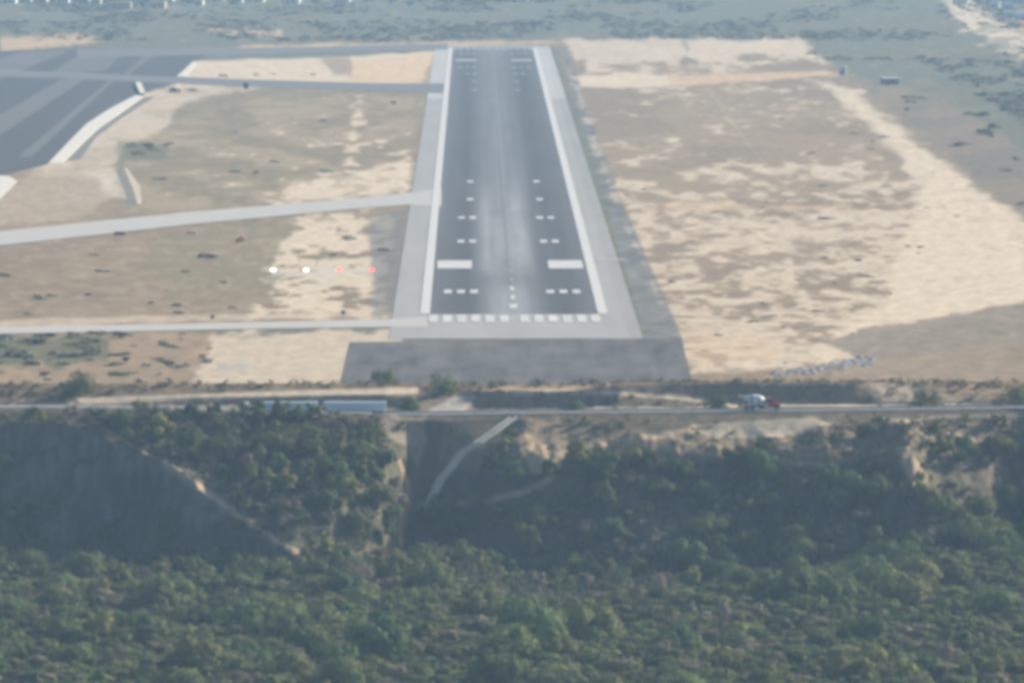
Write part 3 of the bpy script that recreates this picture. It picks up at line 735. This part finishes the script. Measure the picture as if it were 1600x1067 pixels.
Yf = 1885 + 375 * rs.random(N); pf = -420 + 2440 * rs.random(N); Xf = X_of(pf, Yf); Zf = terrain(Xf, Yf)
for i in range(N):
    if abs(pf[i] - 828) < 16 and abs(proj(Xf[i], Yf[i], Zf[i])[1] - 945) < 34: continue
    h = 2.6 + 2.6 * rs.random()
    if not below_edge(Xf[i], Yf[i], Zf[i], h, -6 + 16 * rs.random()): continue
    pos.append((Xf[i], Yf[i], Zf[i] - .4)); siz.append((h, h * (1.6 + .8 * rs.random())))
mass('valley_thicket', 'dense green thicket covering the valley floor in the foreground', 'thicket', pos, siz, 300, .10, PAL)

pos = []; siz = []
Ye = 2150 + 110 * rs.random(1500); pe = -350 + 2300 * rs.random(1500); Xe = X_of(pe, Ye); Ze = terrain(Xe, Ye)
for i in range(1500):
    h = .8 + 1.3 * rs.random()
    if below_edge(Xe[i], Ye[i], Ze[i], 5, 12): continue
    pos.append((Xe[i], Ye[i], Ze[i] - .2)); siz.append((h, h * 2))
mass('understorey', 'low dark undergrowth between the foot of the slope and the thicket', 'undergrowth', pos, siz, 90, .15, [(.07, .09, .045), (.06, .08, .045), (.09, .10, .05), (.11, .10, .075)])
SLOPE_LINES = [[(270, 728), (330, 772), (380, 812), (430, 843), (474, 868)], [(860, 712), (960, 690), (1060, 676), (1120, 668)], [(985, 694), (1080, 705), (1170, 718), (1290, 727)], [(655, 790), (760, 782), (830, 765), (870, 740)], [(802, 655), (722, 712), (690, 757), (664, 815)], [(1405, 658), (1480, 650), (1600, 649)]]
# shrubs on the hillside: density follows the picture
def dens_slope(px, py, X, Y):
    cliff = sdist(px, py, [(-400, 668), (100, 664), (200, 706), (300, 762), (400, 824), (470, 880), (470, 895), (300, 870), (-400, 850)])
    d = np.full(px.shape, .5)
    d = np.where(sdist(px, py, [(160, 655), (590, 655), (640, 740), (640, 880), (480, 880), (300, 740)]) > 0, 1.0, d)
    d = np.where(cliff > 0, np.where(py > 790, .5, .16), d)
    d = np.where((px < 60) & (py > 680), .5, d)
    d = np.where((px > 690) & (px < 1400) & (py > 715), .5, d)
    d = np.where((px > 1400) & (py < 780), .42, d)
    d = np.where((py > 850) & (px > 480) & ((px < 700) | (px > 1350)), .8, d)
    for poly in ([(590, 650), (668, 650), (668, 690), (650, 735), (600, 685)], [(815, 655), (880, 655), (865, 745), (822, 745)], [(1080, 655), (1300, 645), (1300, 668), (1200, 688), (1100, 688)],
                 [(1395, 700), (1420, 695), (1455, 750), (1430, 762)], [(610, 690), (645, 740), (640, 790), (630, 870), (610, 865), (612, 820), (628, 780)], [(640, 660), (820, 650), (760, 700), (700, 790), (660, 830), (645, 760)]):
        d = np.where(sdist(px, py, poly) > -2, .04, d)
    for tl in SLOPE_LINES: d = np.where(ldist(px, py + 4, tl) < 9, .02, d)
    d = np.where((px > 860) & (px < 1400) & (py < 722), d * .42, d)
    return d
cand = []
while len(cand) < 3000:
    Y = 2236 + 67 * rs.random(4000); p = -330 + 2250 * rs.random(4000); X = X_of(p, Y); Z = terrain(X, Y)
    px_, py_ = proj(X, Y, Z); ok = rs.random(4000) < dens_slope(px_, py_, X, Y) * .9
    cand += [(a, b, c, e, g) for a, b, c, e, g in zip(X[ok], Y[ok], Z[ok], px_[ok], py_[ok])]
cand = cand[:3000]
shp = [shrub_mesh(2.6, 2.2, 420, .26, 7) for _ in range(4)]; shy = [shrub_mesh(2.4, 2.0, 360, .26, 6) for _ in range(2)]; shb = [shrub_mesh(2.4, 1.9, 300, .22, 6) for _ in range(2)]
for m_, l_ in ((M_leafg, shp), (M_leafy, shy), (M_leafb, shb)):
    for q in l_: q.materials.append(m_)
SL = {'g': ('rounded green shrub rooted on the steep ravine slope below the highway', 'green shrubs on the ravine slope'),
      'y': ('yellow green shrub catching the sun on the ravine slope below the highway', 'yellow green shrubs on the ravine slope'),
      'b': ('dry grey brown bush on the ravine slope below the highway', 'dry bushes on the ravine slope')}
vis = [c for c in cand if -20 < c[3] < 1620]; inds = vis[:300]; rest = [c for c in cand if c not in set(inds)]
for (x, y, z, p, q) in inds:
    u = rs.random(); k = 'y' if u < .14 else ('b' if u < .42 else 'g')
    l_ = {'g': shp, 'y': shy, 'b': shb}[k]
    o = bpy.data.objects.new('shrub', l_[rs.integers(len(l_))]); COL.objects.link(o)
    s = (1.15 + .9 * rs.random()) * (1.1 if q > 700 else .75); o.location = (x, y, z - .25); o.scale = (s, s, s * (.8 + .35 * rs.random())); o.rotation_euler = (0, 0, rs.random() * 6.28)
    tag(o, SL[k][0], 'shrub', SL[k][1])
mass('slope_scrub', 'low mixed scrub covering the ravine slopes below the highway', 'scrub', [(c[0], c[1], c[2] - .25) for c in rest],
     [((a := 1.0 + 1.5 * rs.random()), a * (1.2 + .6 * rs.random())) for _ in rest], 130, .13, PAL + [(.17, .14, .10), (.16, .15, .09)])
# grasses and low brush along the banks of the cutting and the plateau edge
pos = []; siz = []
N = 1500
Yb = np.where(rs.random(N) < .65, 2338 + 9 * rs.random(N), 2324 + 16 * rs.random(N)); pb = -350 + 2300 * rs.random(N); Xb = X_of(pb, Yb); Zb = terrain(Xb, Yb); qx, qy = proj(Xb, Yb, Zb)
for i in range(N):
    if 650 < qx[i] < 745 and qy[i] > 612: continue
    if ldist(qx[i:i+1], qy[i:i+1], TRACK1)[0] < 7 or ldist(qx[i:i+1], qy[i:i+1] + 0, TRACK2)[0] < 6: continue
    if 110 < qx[i] < 700 and Yb[i] < 2340 and rs.random() < .7: continue
    if 1160 < qx[i] < 1350 and Yb[i] < 2333 and rs.random() < .9: continue
    if 700 < qx[i] < 960 and Yb[i] < 2334 and rs.random() < .6: continue
    h = .35 + .9 * rs.random() ** 2; pos.append((Xb[i], Yb[i], Zb[i] - .1)); siz.append((h, h * 1.9))
mass('bank_brush', 'low dry brush along the banks of the road cutting', 'brush', pos, siz, 70, .17, PAL + [(.22, .17, .10), (.20, .165, .11)] * 2)
# far scrub beyond the airfield
def farpts(N, f, poly_ok):
    out = []
    while len(out) < N:
        pp = -300 + 2200 * rs.random(3000); qq = f(rs.random(3000)); 
        for a, b in zip(pp, qq):
            if vnoise(a / 90, b / 14, 301) > .35 + .4 * random.random() and poly_ok(a, b): out.append((a, b))
    return out[:N]
def ok_far(a, b):
    if b < 66 - 4 * (a > 700): return (not (1485 < a < 1600 and (a - 1485) * .8 - 25 < b < (a - 1485) * .8 + 22)) or random.random() < .15
    if a > 1260: return b < 96 + max(0, a - 1440) * .62 and b < 104 + max(0, a - 1400) * 1.5 and not (1485 < a < 1600 and (a - 1485) * .8 - 25 < b < (a - 1485) * .8 + 18)
    return False
fp = farpts(5600, lambda r: -8 + 250 * r ** 1.5, ok_far)
P = [at(a, b) for a, b in fp]
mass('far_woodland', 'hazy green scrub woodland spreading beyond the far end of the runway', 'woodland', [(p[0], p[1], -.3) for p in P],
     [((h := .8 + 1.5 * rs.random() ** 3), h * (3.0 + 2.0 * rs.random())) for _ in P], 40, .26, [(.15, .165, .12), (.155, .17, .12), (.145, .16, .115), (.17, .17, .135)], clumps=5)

# individual bushes dotted over the airfield
BX = [(483, 425, 1.4), (255, 466, 1.6)]
bl = [shrub_mesh(2.2, 1.6, 200, .30, 5) for _ in range(4)]
for q in bl: q.materials.append(mat('field_bush_foliage', (.20, .205, .145), .85, .2, .5, transl=.35, objvar=.7))
def bush(px, py, s, label, grp=None, hs=1.0, name='bush'):
    x, y, _ = at(px, py); o = bpy.data.objects.new(name, bl[rs.integers(4)]); COL.objects.link(o)
    o.location = (x, y, -.15); s *= .85; o.scale = (s * 1.2, s * 2.4, s * hs * .6); o.rotation_euler = (0, 0, rs.random() * 6.28); tag(o, label, 'bush', grp); return o
for (a, b, s) in [(160, 425, 1.2), (85, 463, 1.3), (62, 468, 1.6), (45, 492, 1), (237, 475, 1.2), (275, 478, 1), (325, 403, 1.7), (150, 400, .9), (293, 425, 1.2), (345, 443, 1.0), (365, 482, 1.1), (5, 432, 1.4), (300, 365, .9), (545, 375, 1.8), (520, 400, 1.2), (600, 392, 1.1), (143, 462, 1), (280, 490, .9)]:
    bush(a, b, s, 'small dark green bush dotted on the brown field between the two taxiways', 'bushes on the field between the taxiways')
for (a, b, s) in [(368, 270, 1.5), (403, 272, 1.3), (248, 281, 1.4), (370, 207, 1.0), (505, 190, 1.2), (610, 163, 1.4), (430, 255, 1.4), (205, 230, 2.0), (225, 232, 2.3), (245, 235, 2.2), (262, 228, 1.6), (215, 242, 1.8), (510, 270, 1.8), (300, 143, 1.6), (350, 120, 1.4), (400, 118, 1.3), (430, 117, 1.1), (490, 118, 1.2)]:
    bush(a, b, s, 'small green bush on the grassy field beyond the pale curving taxiway', 'bushes on the grassy field beyond the taxiway')
for i in range(46):
    a = 980 + 560 * random.random(); b = 150 + 380 * random.random()
    if b > 560 - abs(a - 1100) * .1 or a > 1400 + (b - 230) or a < 930 + (b - 150) * .42: continue
    bush(a, b, .7 + .7 * random.random(), 'low olive bush on the mottled sand field right of the runway', 'bushes on the sand field right of the runway', .7)
for i in range(40):
    a = 1345 + 300 * random.random(); b = 150 + 190 * random.random()
    if b > 130 + (a - 1340) * .78: continue
    bush(a, b, 1.2 + 1.2 * random.random(), 'dark green bush scattered right of the broad pale sand wash', 'bushes right of the sand wash')
bush(1545, 210, 4.2, 'largest dark round bush right of the broad pale sand wash', hs=1.2)
for i in range(60):
    a = -20 + 350 * random.random(); b = 522 + 75 * random.random()
    g = b < 560 and a < 200
    if not g and random.random() < .45: continue
    bush(a, b, (1.3 + 1.1 * random.random()) if g else (.6 + .7 * random.random()), 'green bush on the brown rough ground below the lower taxiway at the left', 'bushes below the lower taxiway at the left')
for (a, b, s) in [(255, 572, 1.6), (192, 564, 1.3), (185, 587, 1.4), (280, 575, 1.0), (230, 572, 1.0)]:
    bush(a, b, s, 'isolated dark green bush at the left edge of the bare sand patch', 'isolated bushes by the sand patch')
for (a, b, s) in [(98, 608, 1.7), (125, 609, 3.1), (145, 608, 2.4)]:
    pass
def big_bush(px, py, wd, h, label, leaves=1500, m=M_leafg, name='large_bush', z=None):
    x, y, _ = at(px, py, 0)
    if y < 2349: y = max(y, 2322); 
    zz = tz(x, y) if y < 2346 else 0
    if z is not None: zz = z
    root = empty(name, (x, y, zz - .2)); tag(root, label, 'bush')
    link('crown', quad_mesh('crown', crown_quads(h, wd, rs, leaves, .32, 14, .02)), m, root)
    trunk_mb(h, rs, 4, .12).build('trunk', M_wood, root)
big_bush(125, 601.5, 9.5, 4.4, 'largest dark green bush beside the start of the pale dirt track at the left', 2600)
big_bush(690, 601, 7.5, 4.0, 'round dark green bush on the plateau edge at the foot of the paved overrun')
big_bush(640, 606, 4.5, 3.0, 'mid green bush left of the grey ramp joining the highway')
big_bush(600, 597, 6, 2.4, 'low spreading olive bush at the lower left corner of the paved overrun', 900)
big_bush(1130, 632, 6.5, 2.6, 'green bush on the verge just behind the white drum of the mixer truck', 1200)
big_bush(905, 634, 3.2, 2.0, 'small green bush under the shaded bank left of the pale track', 700)
big_bush(1462, 628, 8, 3.4, 'green bush on the tan slope above the highway at the right', 1500)
big_bush(1590, 612, 9, 4, 'dark green bush at the right edge above the highway', 1800)

# ------------------------------------------------------------------ cement mixer truck
def wheel(parent, x, y, r=.52, wd=.32, n=20):
    t = MB(); t.lathe([(-wd / 2, r * .72), (-wd / 2, r * .93), (-wd * .35, r), (wd * .35, r), (wd / 2, r * .93), (wd / 2, r * .72)], (0, 0, 0), (0, 1, 0), n)
    w_ = t.build('wheel', mat('tyre_rubber', (.03, .03, .032), .85), parent, smooth=False); w_.location = (x, y, r)
    q = MB(); q.lathe([(-.01, .30), (.02, .28), (.05, .12), (.12, .10)], (0, -wd / 2, 0) if y < 0 else (0, wd / 2, 0), (0, -wd, 0) if y < 0 else (0, wd, 0), 14)
    q.build('rim', M_steel, w_)
def mixer():
    x, Y = X_of(1157, 2311.5), 2311.5
    z = float(z_road(740 + (x + 4.4 - CAM[0]) / 2290 * FPX)) + .1
    root = empty('mixer_truck', (x, Y, z)); tag(root, 'concrete mixer truck with white drum and red cab driving right on the highway', 'truck')
    red = mat('red_truck_paint', (.42, .028, .02), .35, .06, 1.0, spec=.5); wht = mat('white_drum_paint', (.72, .73, .72), .5, .08, .8); dk = mat('dark_chassis', (.035, .04, .045), .7, .1, 1)
    gl = mat('dark_glass', (.02, .025, .03), .1, 0, 1, spec=.6)
    c = MB(); c.box((4.2, 0, .88), (8.0, .9, .26)); c.box((4.9, -.95, .75), (1.3, .5, .55)); c.box((4.9, .95, .75), (1.3, .5, .55)); c.box((.35, 0, .8), (.15, 2.3, .3)); c.build('chassis', dk, root, .02)
    # drum: axis tilts up to the rear
    a = Vector((5.35, 0, 1.95)); b = Vector((.55, 0, 2.75))
    d = MB(); prof = [(0, .5), (.05, .78), (.45, 1.06), (1.1, 1.25), (1.9, 1.30), (2.5, 1.22), (3.4, .92), (4.2, .64), (4.6, .55), (4.62, .42), (4.3, .40)]
    d.lathe(prof, a, b, 32); dr = d.build('drum', wht, root, smooth=True)
    st = MB(); ax = (b - a).normalized(); u = ax.orthogonal().normalized(); v = ax.cross(u)
    def rad(t): return float(np.interp(t, [p[0] for p in prof[:9]], [p[1] for p in prof[:9]])) + .015
    vs = []; n = 60
    for i in range(n + 1):
        g = 2 * math.pi * 1.4 * i / n
        for t in (.9 + 2.2 * i / n, 1.2 + 2.2 * i / n):
            vs.append(a + ax * t + (u * math.cos(g) + v * math.sin(g)) * rad(t))
    st.add(vs, [(2 * i, 2 * i + 2, 2 * i + 3, 2 * i + 1) for i in range(n)]); st.build('stripe', mat('blue_grey_stripe', (.16, .22, .32), .5), dr)
    s = MB(); s.box((5.45, 0, 1.55), (.25, 1.5, 1.1)); s.box((1.45, -.62, 1.45), (.22, .14, 1.1)); s.box((1.45, .62, 1.45), (.22, .14, 1.1)); s.tube((1.45, -.7, 1.98), (1.45, .7, 1.98), .12); s.build('drum_support', dk, root)
    h = MB(); h.lathe([(0, .35), (.45, .72), (.5, .72), (.5, .66), (.04, .3)], (.35, 0, 2.75), (.30, 0, 3.8), 16); h.build('hopper', wht, root)
    ch = MB(); ch.prism([(.55, 2.35), (.35, 2.4), (-.35, 1.35), (-.35, 1.15), (-.2, 1.2)], -.3, .3); ch.build('discharge_chute', mat('chute_grey', (.4, .41, .42), .6), root)
    for sy in (-1.05, 1.05):
        f = MB(); f.prism([(.69, .85), (.75, .85), (.78, 1.14), (3.32, 1.14), (3.35, .85), (3.41, .85), (3.38, 1.2), (.72, 1.2)], sy - .25, sy + .25)
        f.build('fender', wht, root)
    wt = MB(); wt.tube((5.75, -1.15, 1.35), (5.75, -.35, 1.35), .33, n=14); wt.build('water_tank', wht, root)
    # bonneted cab
    cb = MB(); cb.prism([(5.95, .75), (7.45, .75), (7.45, 1.75), (7.25, 1.85), (7.05, 2.75), (6.9, 2.9), (6.05, 2.9), (5.95, 2.8)], -1.15, 1.15); cab = cb.build('cab', red, root, .04)
    hd = MB(); hd.prism([(7.4, .75), (8.75, .75), (8.85, 1.0), (8.8, 1.65), (8.6, 1.75), (7.4, 1.9)], -.85, .85); hd.build('hood', red, root, .04)
    for sy in (-1.0, 1.0):
        fr = MB(); fr.prism([(7.35, .95), (7.45, 1.25), (7.75, 1.42), (8.4, 1.42), (8.75, 1.2), (8.85, .8), (8.75, .8), (8.65, 1.1), (8.35, 1.3), (7.8, 1.3), (7.55, 1.15), (7.5, .95)], sy - .22, sy + .22); fr.build('front_fender', red, root)
    wn = MB(); wn.box((6.62, -1.165, 2.28), (.75, .03, .62), (.85, 1), -.05); wn.build('side_window', gl, cab)
    wn = MB(); wn.box((6.62, 1.165, 2.28), (.75, .03, .62), (.85, 1), -.05); wn.build('side_window', gl, cab)
    ws = MB(); ws.add([(7.30, -1.0, 1.93), (7.30, 1.0, 1.93), (7.115, .95, 2.72), (7.115, -.95, 2.72)], [(0, 1, 2, 3)]); ws.build('windscreen', gl, cab)
    bp = MB(); bp.box((8.95, 0, .68), (.2, 2.3, .32)); bp.build('bumper', M_steel, root, .03)
    gr = MB(); gr.box((8.86, 0, 1.25), (.06, 1.1, .7)); gr.build('grille', M_steel, root)
    for sy in (-.95, .95):
        l = MB(); l.tube((8.8, sy, 1.02), (8.92, sy, 1.02), .13, n=12); l.build('headlight', mat('lamp_glass', (.7, .7, .65), .2), root)
    ex = MB(); ex.tube((5.9, -1.0, 1.0), (5.9, -1.0, 3.25), .08); ex.build('exhaust_stack', M_steel, root)
    mr_ = MB(); mr_.box((7.35, -1.4, 2.2), (.08, .2, .45)); mr_.box((7.35, 1.4, 2.2), (.08, .2, .45)); mr_.tube((7.3, -1.15, 2.3), (7.35, -1.4, 2.3), .02); mr_.tube((7.3, 1.15, 2.3), (7.35, 1.4, 2.3), .02); mr_.build('mirror', dk, root)
    for sy in (-1.02, 1.02):
        for wx in (1.45, 2.75, 8.05): wheel(root, wx, sy)
mixer()

def big_rig():
    Y = 2310.8
    x0, x1 = X_of(372, Y), X_of(603, Y); L = x1 - x0
    z = float(z_road(740 + ((x0 + x1) / 2 + 9 - CAM[0]) / 2290 * FPX)) - .35
    root = empty('articulated_truck', (x0, Y, z + .0)); tag(root, 'pale blue white double trailer truck half hidden by shrubs on the highway at the left', 'truck')
    wb = mat('pale_blue_trailer_paint', (.62, .74, .84), .4, .05, .4, spec=.4); dk = mat('dark_chassis', (.035, .04, .045), .7); gl = mat('dark_glass', (.02, .025, .03), .1)
    whp = mat('white_panel_paint', (.74, .76, .77), .5, .05)
    for a, b in ((L - 13.9, L), (4.6, L - 15.3)):
        t = MB(); t.box(((a + b) / 2, 0, 2.05), (b - a, 2.5, 1.95)); tr = t.build('trailer', wb, root, .08)
        e = MB(); e.box((b - .15, 0, 2.05), (.40, 2.54, 1.99)); e.build('rear_door', whp, tr)
        rb = MB()
        for k in range(int((b - a) / 1.2)): rb.box((a + .6 + k * 1.2, -1.265, 2.05), (.05, .03, 1.75))
        rb.build('side_rib', wb, tr)
        s = MB(); s.box(((a + b) / 2, 0, .95), (b - a - .6, 1.0, .22)); s.box((a + 3, -.9, .6), (.12, .12, .9)); s.build('trailer_frame', dk, root)
        for sy in (-.98, .98):
            for wx in (b - 1.3, b - 2.6) + ((a + 1.2,) if a < 5 else ()): wheel(root, wx, sy)
    c = MB(); c.prism([(0, .6), (2.3, .6), (2.3, 2.9), (1.5, 3.0), (1.0, 2.5), (.85, 1.75), (.1, 1.55)], -1.15, 1.15); cab = c.build('cab', whp, root, .05)
    g = MB(); g.box((1.6, -1.165, 2.2), (.8, .03, .55)); g.build('side_window', gl, cab)
    g = MB(); g.add([(.875, -1, 1.85), (1.0 - .02, -.95, 2.45), (1.0 - .02, .95, 2.45), (.875, 1, 1.85)], [(0, 1, 2, 3)]); g.build('windscreen', gl, cab)
    s = MB(); s.box((3.4, 0, .9), (4.2, .9, .24)); s.build('chassis', dk, root)
    for sy in (-.98, .98):
        for wx in (.9, 3.6): wheel(root, wx, sy)
big_rig()

for (a, Yb_, wd, h) in [(335, 2304, 3.5, 2.4), (372, 2303, 4.5, 3.4), (395, 2302, 3.5, 2.8), (424, 2303, 4, 3.0), (450, 2302.5, 5, 3.6), (484, 2303, 3.6, 3.6), (437, 2303.2, 3.4, 3.9), (463, 2302, 4.0, 4.2), (500, 2303, 2.6, 3.0), (408, 2303, 3.4, 3.6), (300, 2303, 4, 2.6), (215, 2303, 5, 3.0), (240, 2302, 4, 2.5)]:
    x = X_of(a, Yb_); root = empty('large_bush', (x, Yb_, tz(x, Yb_) - .3))
    tag(root, 'green bush at the near verge of the highway in front of the double trailer truck', 'bush', 'bushes on the near verge of the highway')
    link('crown', quad_mesh('crown', crown_quads(h, wd, rs, 700, .32, 9, .05)), M_leafg, root); trunk_mb(h, rs, 3, .1).build('trunk', M_wood, root)

# ------------------------------------------------------------------ airfield fittings
def papi(px, color, label, cat='light unit'):
    x, y, _ = at(px, 427, 0)
    root = empty('approach_light', (x, y, 0)); tag(root, label, cat, 'row of four glide path lights left of the runway')
    b = MB(); b.box((0, .25, .95), (1.25, 1.1, .55), (.94, .9)); b.build('housing', mat('light_housing', (.5, .5, .48), .6), root, .03)
    l = MB()
    for sx in (-.32, .32): l.tube((sx, -.33, .95), (sx, -.27, .95), .25, n=16)
    l.build('lens', emis('lens_glow_' + color[0], color[1], color[2]), root)
    hd = MB(); hd.box((0, -.42, 1.26), (1.2, .32, .04)); hd.build('hood', mat('light_housing', (.5, .5, .48), .6), root)
    for sx in (-.5, .5):
        for sy in (-.1, .6):
            q = MB(); q.tube((sx, sy, -.05), (sx, sy, .7), .04, n=6); q.build('leg', M_steel, root)
WHT, RED = ('white', (1.0, .97, .88), 6), ('red', (1.0, .03, .015), 6)
papi(427, WHT, 'white glowing glide path light, outermost of the row of four, farthest from the runway')
papi(478, WHT, 'white glowing glide path light, second in from the outer end of the row')
papi(530, RED, 'red glowing glide path light between the white one and the innermost red one')
papi(581, RED, 'red glowing glide path light nearest the runway in the row of four')
def windsock():
    x, y, _ = at(381, 404, 0)
    root = empty('windsock', (x, y, 0)); tag(root, 'faded orange windsock on a thin pole in the field left of the runway', 'windsock')
    p = MB(); p.tube((0, 0, -.1), (0, 0, 6.1), .09, .05); p.build('pole', M_steel, root)
    s = MB(); s.lathe([(0, .80), (.8, .74), (1.6, .60), (2.6, .44), (2.6, .40), (0, .76)], (-.1, 0, 5.9), (-2.0, 0, 5.0), 16)
    so_ = s.build('sock', mat('faded_orange_fabric', (.95, .42, .30), .8, .1, .8, transl=.6), root)
    r = MB(); r.lathe([(0, .83), (.06, .83), (.06, .78), (0, .78)], (-.1, 0, 5.9), (-2.0, 0, 5.0), 16); r.build('ring', M_steel, root)
    b = MB(); b.lathe([(-.1, .9), (.12, .9), (.12, .85)], (0, 0, 0), (0, 0, 1), 20); b.build('base', M_conc, root)
windsock()
def sign(px, py, wd, h, label, back=(.05, .05, .055)):
    x, y, _ = at(px, py, 0); root = empty('airfield_sign', (x, y, 0)); tag(root, label, 'sign')
    b = MB(); b.box((0, 0, .35 + h / 2), (wd, .3, h)); b.build('panel', mat('sign_back_%d' % int(px), back, .6), root, .03)
    for k in range(3):
        q = MB(); q.tube((-wd * .4 + k * wd * .4, 0, -.05), (-wd * .4 + k * wd * .4, 0, .4), .06, n=6); q.build('leg', M_steel, root)
sign(187, 369, 3.3, 1.0, 'long dark sign panel beside the pale curving taxiway at the left')
sign(332, 500, .8, 1.0, 'small dark marker board just beyond the lower taxiway, left of the sand patch')
sign(536, 493, .8, 1.0, 'small dark marker board where the lower taxiway nears the runway')
sign(384, 140, 2.4, 2.6, 'dark upright board beside the upper dark taxiway')
# concrete walls near the apron corner
def wall(px, py, px2, py2, h, label, m):
    a = at(px, py); b = at(px2, py2); mb = MB(); L = math.hypot(b[0] - a[0], b[1] - a[1]); ang = math.atan2(b[1] - a[1], b[0] - a[0])
    root = empty('low_wall', a, ang); tag(root, label, 'wall')
    mb.box((L / 2, 0, h / 2), (L, 2.2, h)); mb.build('body', m, root, .05)
    c = MB(); c.box((L / 2, 0, h + .06), (L + .2, 2.5, .16)); c.build('coping', m, root)
wall(223, 150, 216, 133, 1.2, 'short white concrete wall at the corner of the dark apron', M_curb)
wall(279, 145, 279, 137, 1.6, 'stubby pinkish block wall on the sand beside the dark taxiway', mat('pinkish_render', (.55, .42, .34), .9, .1))
# eroded drain culvert ribs beside the sandy yard
sheet('drain_channel', [(180, 265), (190, 264), (205, 290), (214, 320), (200, 322), (196, 300)], .02, mat('ditch_soil', (.15, .14, .11), .95, .2, .2))
sheet('sandy_bank', [(194, 262), (198, 262), (218, 290), (222, 318), (215, 320), (208, 295)], .03, mat('bank_soil', (.46, .38, .29), .95, .2, .2))

# boulders dumped at the end of the lens-shaped field
import bmesh
def rock_mesh(s):
    bm = bmesh.new(); bmesh.ops.create_icosphere(bm, subdivisions=2, radius=1)
    for v in bm.verts:
        k = 1 + .35 * (random.random() - .5); v.co = Vector((v.co.x * k * (1 + .3 * s), v.co.y * k, v.co.z * k * .7))
    me = bpy.data.meshes.new('rock'); bm.to_mesh(me); bm.free(); me.materials.append(mat('blue_grey_rock', (.27, .29, .32), .9, .25, 1.5, objvar=.5)); return me
rk = [rock_mesh(i) for i in range(4)]
for i in range(150):
    t = random.random(); a = 1205 + 160 * t; b = 587 - 24 * t + random.gauss(0, 4.2)
    x, y, _ = at(a, b); o = bpy.data.objects.new('boulder', rk[i % 4]); COL.objects.link(o)
    s = .18 + .5 * random.random() ** 2.5; o.location = (x, y, s * .1); o.scale = (s * 1.5, s * 1.5, s * .9); o.rotation_euler = (0, 0, random.random() * 6)
    tag(o, 'blue grey boulder in the rubble heap at the lower edge of the sand', 'boulder', 'boulders in the rubble heap')

# ------------------------------------------------------------------ far buildings
def house(px, py, wd, dp, h, wallc, roofc, label, gable=False, grp=None, name='house'):
    x, y, _ = at(px, py, 0); root = empty(name, (x, y, 0), random.uniform(-.15, .15)); tag(root, label, 'building', grp)
    b = MB(); b.box((0, 0, h / 2), (wd, dp, h)); wl = b.build('wall', mat('render_%.2f_%.2f' % (wallc[0], wallc[2]), wallc, .8), root)
    r = MB()
    if gable: r.prism([(-wd / 2 - .4, h), (wd / 2 + .4, h), (0, h + wd * .18)], -dp / 2 - .4, dp / 2 + .4)
    else: r.box((0, 0, h + .15), (wd + .6, dp + .6, .3))
    r.build('roof', mat('roof_%.2f_%.2f' % (roofc[0], roofc[2]), roofc, .7), root)
    d = MB(); d.box((-wd * .2, -dp / 2 - .03, 1.05), (1.0, .08, 2.1)); d.build('door', mat('door_brown', (.1, .07, .05), .7), root)
    for k in range(max(1, int(wd / 4))):
        q = MB(); q.box((wd * (.15 + .28 * k) - wd * .02, -dp / 2 - .03, h * .55), (1.1, .08, 1.0)); q.build('window', mat('dark_glass', (.02, .025, .03), .1), root)
house(1317, 118, 3.0, 3.2, 4.2, (.42, .46, .52), (.66, .70, .74), 'narrow blue grey hut at the end of the orange track right of the runway', name='hut')
house(1390, 132, 7.0, 14, 2.8, (.18, .19, .22), (.60, .62, .64), 'low dark shed with a white roof in the scrub right of the runway', name='shed')
W_, P_, B_ = (.62, .63, .64), (.55, .42, .36), (.40, .48, .56)
far = [(14, 6, 10), (40, 4, 8), (66, 5, 7), (98, 7, 9), (126, 3, 12), (150, 8, 7), (186, 14, 16), (225, 7, 12), (247, 13, 10), (262, 4, 8), (300, 6, 7), (312, 9, 5), (340, 3, 9), (370, 5, 8), (405, 4, 7), (455, 7, 11), (463, 3, 6), (492, 5, 7), (530, 6, 9), (540, 4, 6), (575, 3, 9), (612, 5, 6), (641, 9, 5), (660, 3, 8), (708, 4, 6), (728, 3, 7), (788, 3, 16), (810, 4, 12), (850, 4, 14)]
cols = ['white', 'cream', 'pinkish', 'blue grey']
place_words = 'at the top left edge of the view'
for i, (a, b, wd) in enumerate(far):
    ci = 2 if a in (186, 247, 788, 850) else (0 if i % 3 == 0 else (3 if i % 3 == 1 else 1))
    wc = (W_, (.58, .52, .42), P_, B_)[ci]
    house(a, b, wd, 9, 3.0 + 2.0 * random.random(), wc, tuple(min(.8, c * 1.1) for c in wc), '%s flat roofed house in the hazy town beyond the far woodland' % cols[ci], grp='%s houses of the far town' % cols[ci])
for i, (a, b, wd) in enumerate([(1545, 6, 9), (1566, 5, 12), (1590, 7, 12), (1585, 28, 14), (1602, 32, 12), (1500, 8, 8), (1575, 15, 7), (1555, 12, 6)]):
    wc = ((.50, .58, .68), W_)[i % 2]
    house(a, b, wd, 10, 3.4 + random.random(), wc, wc, '%s building beside the pale dirt clearing in the upper right corner' % ('blue grey', 'white')[i % 2], grp='%s buildings by the dirt clearing' % ('blue grey', 'white')[i % 2])

# ------------------------------------------------------------------ haze
mb = MB(); mb.box((0, 8700, 47.5), (9000, 19200, 172)); hz = mb.build('haze', None)
m = bpy.data.materials.new('haze_air'); m.use_nodes = True; n = m.node_tree; n.nodes.clear()
o_ = n.nodes.new('ShaderNodeOutputMaterial'); pv = n.nodes.new('ShaderNodeVolumePrincipled')
pv.inputs['Color'].default_value = (*HAZE_COLOR, 1); pv.inputs['Density'].default_value = HAZE_DENSITY; pv.inputs['Anisotropy'].default_value = 0.0
n.links.new(pv.outputs[0], o_.inputs['Volume']); hz.data.materials.clear(); hz.data.materials.append(m); tag(hz, 'thin blue haze filling the air over the valley and airfield', 'haze', kind='stuff')
